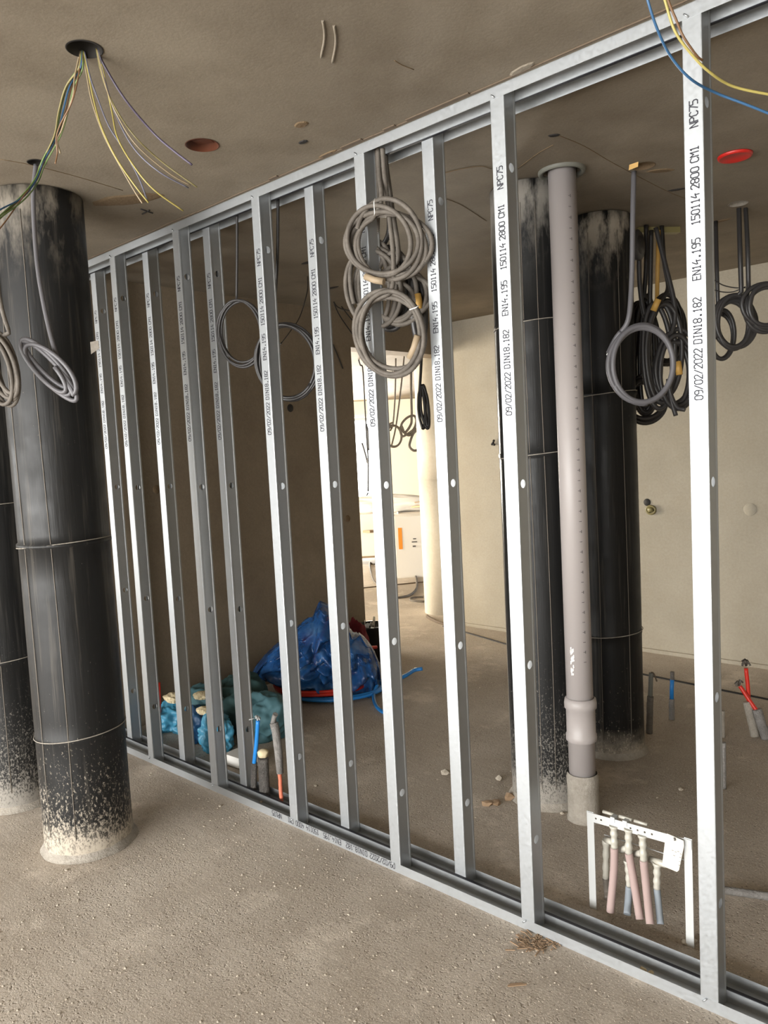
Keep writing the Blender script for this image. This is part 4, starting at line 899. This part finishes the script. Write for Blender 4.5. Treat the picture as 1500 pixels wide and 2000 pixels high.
def plank(px0, py0, px1, py1, dd, th, m, label):
    a, b2 = atd(px0, py0, dd), atd(px1, py1, dd-.3); line = (b2-a); o = MB(); n = line.normalized(); u = Vector((0, 0, 1)); s = n.cross(u).normalized()
    o.add([a+s*.06, a-s*.06, b2-s*.06, b2+s*.06]+[q+u*th for q in (a+s*.06, a-s*.06, b2-s*.06, b2+s*.06)], [(0, 1, 2, 3), (7, 6, 5, 4), (0, 4, 5, 1), (1, 5, 6, 2), (2, 6, 7, 3), (3, 7, 4, 0)])
    return tag(o.origin(a).build('plank', m, loc=a), label, 'plank', 'planks on the cartons')
dP = (pc-CAM).dot(FW)-.45
plank(702, 1018, 830, 1012, dP+.3, .03, 'wood', 'timber board lying level across the carton fronts at the left')
plank(768, 1034, 830, 1022, dP, .04, 'wood', 'thick pale timber batten slanting up in front of the cartons')
plank(700, 986, 826, 979, dP+.6, .02, 'wood', 'upper thin board on top of the white film')
plank(768, 989, 826, 980, dP+.5, .015, 'pallet', 'lower thin board on top of the white film')
plank(767, 995, 830, 989, dP+.5, .02, 'wood', 'lowest short board on top of the white film')
plank(714, 1040, 730, 1040, dP+.1, .035, 'pallet', 'short dark block end between cartons at the left')
GF = 'cables hanging in the far room'
dF = 8.6
line_obj('cable', smooth([atd(x, y, dF) for x, y in ((773, 700), (772, 760), (770, 800), (767, 830), (762, 842))], 5), .009, 'conduit', 'pale cable drop farthest left beyond the doorway', 'cable', GF)
line_obj('cable', smooth([atd(x, y, dF) for x, y in ((790, 690), (785, 740), (778, 800), (772, 840), (765, 870))], 5), .009, 'conduit', 'pale slanting cable drop beyond the doorway', 'cable', GF)
line_obj('cable', smooth([atd(x, y, dF) for x, y in ((803, 690), (803, 760), (804, 812), (802, 830), (790, 845), (784, 830), (795, 816), (808, 812), (813, 822), (808, 838), (795, 848), (786, 852), (782, 842), (784, 832), (790, 845), (800, 850), (812, 838), (819, 836), (808, 846), (802, 860), (800, 872), (808, 880), (819, 878))], 6), .014, 'conduit', 'knotted pale cable on a drop right of the others beyond the doorway', 'cable', GF)
line_obj('cable', [Vector(q) for q in coil_pts(atd(770, 850, dF), camR, (0, 0, 1), 17*dF/F_PX, 22*dF/F_PX, 2.4, .02, .02, 32, PI/2, 95)], .011, 'conduit', 'loose cable loop beyond the doorway', 'cable', GF)
line_obj('cable', smooth([atd(x, y, 9.5) for x, y in ((697, 690), (703, 712), (708, 718), (711, 760), (713, 800), (717, 870), (719, 900), (719, 960))], 6), .01, 'conduit_dark', 'thin cable hanging in front of the bright opening', 'cable', GF)
for k, P in enumerate(([(715, 828), (719, 850), (720, 880)], [(707, 865), (713, 885), (718, 905)], [(719, 962), (713, 975), (708, 988)])):
    line_obj('branch', smooth([atd(x, y, 15) for x, y in P], 4), .022-.004*k, 'conduit_dark', ['dark twig shape high in the bright opening', 'dark twig shape midway in the bright opening', 'slanting dark bar low in the bright opening'][k], 'twig', 'dark shapes in the bright opening')
line_obj('hose', smooth([atz(x, y, .012) for x, y in ((731, 1042+60), (722, 1100), (726, 1125), (735, 1140), (765, 1165), (790, 1165), (806, 1158), (814, 1145), (812, 1125), (808, 1112))], 8), .013, 'conduit', 'grey hose curving on the floor beyond the doorway', 'hose')
line_obj('hose', [Vector(q) for q in coil_pts(atz(822, 1170, .012), (1, 0, 0), (0, 1, 0), .16, .12, 2.3, .003, .03, 30, 0, 97)], .008, 'conduit', 'small flat loop of cable on the floor beyond the doorway', 'hose')
line_obj('floor_cable', smooth([atz(834, 1203, .01), atz(845, 1210, .01), atz(862, 1217, .01), atz(885, 1222, .01)], 6), .014, 'brown_strip', 'dark curved strip on the floor at the foot of the round column', 'strip')

# ---------------------------------------------------------------- debris
rnd = random.Random(12)
def pebble(b, c, s, rnd):
    vs = []; bm = bmesh.new(); bmesh.ops.create_icosphere(bm, subdivisions=1, radius=1)
    n = len(b.v); 
    for v in bm.verts: vs.append(Vector(c)+Vector((v.co.x*s*rnd.uniform(.6, 1.2), v.co.y*s*rnd.uniform(.6, 1.2), v.co.z*s*rnd.uniform(.3, .7))))
    fs = [[v.index for v in f.verts] for f in bm.faces]; bm.free(); b.add(vs, fs)
b = MB()
for i in range(4200):
    x = rnd.uniform(-4.2, .6); y = rnd.uniform(-1.6, 3.4)
    if rnd.random() < .35: y = rnd.gauss(.0, .25)
    if abs(y-.07) < .1: continue
    if noise.noise((x*1.3, y*1.3, 0)) < -.05 and rnd.random() < .8: continue
    s = .0012+.0045*rnd.random()**4; pebble(b, (x, y, s*.2), s, rnd)
for i in range(2200):
    x = rnd.uniform(-2.9, .5); y = rnd.uniform(-1.7, -.06)
    s = .0015+.0045*rnd.random()**2.5; pebble(b, (x, y, s*.15), s, rnd)
tag(b.build('floor_grit', 'stone'), 'fine grit and crumbs scattered over the dusty floor', 'grit', kind='stuff')
b = MB()
for i in range(70):
    c = atz(1042+rnd.gauss(0, 26), 1843+rnd.gauss(0, 9), .002); a = rnd.uniform(0, PI); l = rnd.uniform(.004, .02)
    b.box((-l, -.0018, 0), (l, .0018, .0025), Matrix.Translation(c) @ Matrix.Rotation(a, 4, 'Z'))
tag(b.build('wood_shavings', 'chip'), 'small heap of brown shavings on the floor below the tenth stud', 'shavings', kind='stuff')
ch = [(870, 1512, .028, 'stone'), (952, 1572, .03, 'chip'), (968, 1570, .028, 'chip'), (995, 1560, .032, 'chip'), (975, 1523, .026, 'stone'), (1098, 1590, .012, 'stone'), (1330, 1543, .014, 'stone'), (1352, 1838, .02, 'stone'), (1338, 1842, .016, 'stone'), (980, 1752-60, .006, 'stone'), (617, 1535, .012, 'stone'), (510, 1567, .012, 'stone'), (430, 1575, .01, 'stone'), (130, 1700, .008, 'stone')]
L3 = ['pale stone with a split on the floor between the ninth and tenth studs', 'brown chip left of a row near the foot of the speckled duct', 'brown chip, middle of the row near the foot of the speckled duct', 'brown chip touching the tenth stud near the speckled duct', 'pale brick chip on the floor left of the speckled duct', 'pale pebble at the foot of the cement sleeve', 'pale pebble on the dark floor left of the nearest stud', 'pale stone at the right foot of the white pipe rack', 'second pale stone at the right foot of the white pipe rack', 'tiny pebble near the rear floor track', 'pale pebble on the shaded floor right of the sixth stud', 'pebble on the open floor in front of the sixth stud', 'pebble on the open floor in front of the fourth stud', 'dark crumb in front of the near black duct']
for (px, py, s, m), t in zip(ch, L3):
    b = MB(); pebble(b, (0, 0, s*.3), s, rnd); tag(b.build('stone_chip', m, loc=atz(px, py, 0)), t, 'stone chip', 'stone and brick chips')
c = atz(1010, 1925, 0); b = MB(); b.add([(-.03, -.003, .001), (.028, -.006, .006), (.03, 0, .006), (-.028, .005, .001)], [(0, 1, 2, 3)]); b.add([(-.028, .0, .002), (.02, .004, .003), (.015, .009, .003), (-.02, .008, .002)], [(0, 1, 2, 3)])
q = tag(b.build('wood_splinter', 'chip', loc=c), 'thin pale wood splinter on the open floor at lower right', 'splinter'); q.modifiers.new('s', 'SOLIDIFY').thickness = .002; q.rotation_euler.z = YAW
p = aty(1262, 1897, .035); b = MB(); b.tube([(-.018, 0, .012), (-.006, 0, .004), (.004, 0, .0), (.016, .0, .006), (.02, 0, .012)], .008, 8, rad=[.004, .009, .004, .009, .006])
tag(b.build('foam_scrap', 'cream', loc=(p.x, p.y, .006)), 'curled cream and green scrap lying in the front floor track', 'scrap')
p = aty(1205, 1829, .1); b = MB(); pebble(b, (0, 0, .006), .01, rnd); tag(b.build('clay_crumb', 'chip', loc=(p.x, .11, .003)), 'brown crumb lying in the rear floor track', 'crumb')
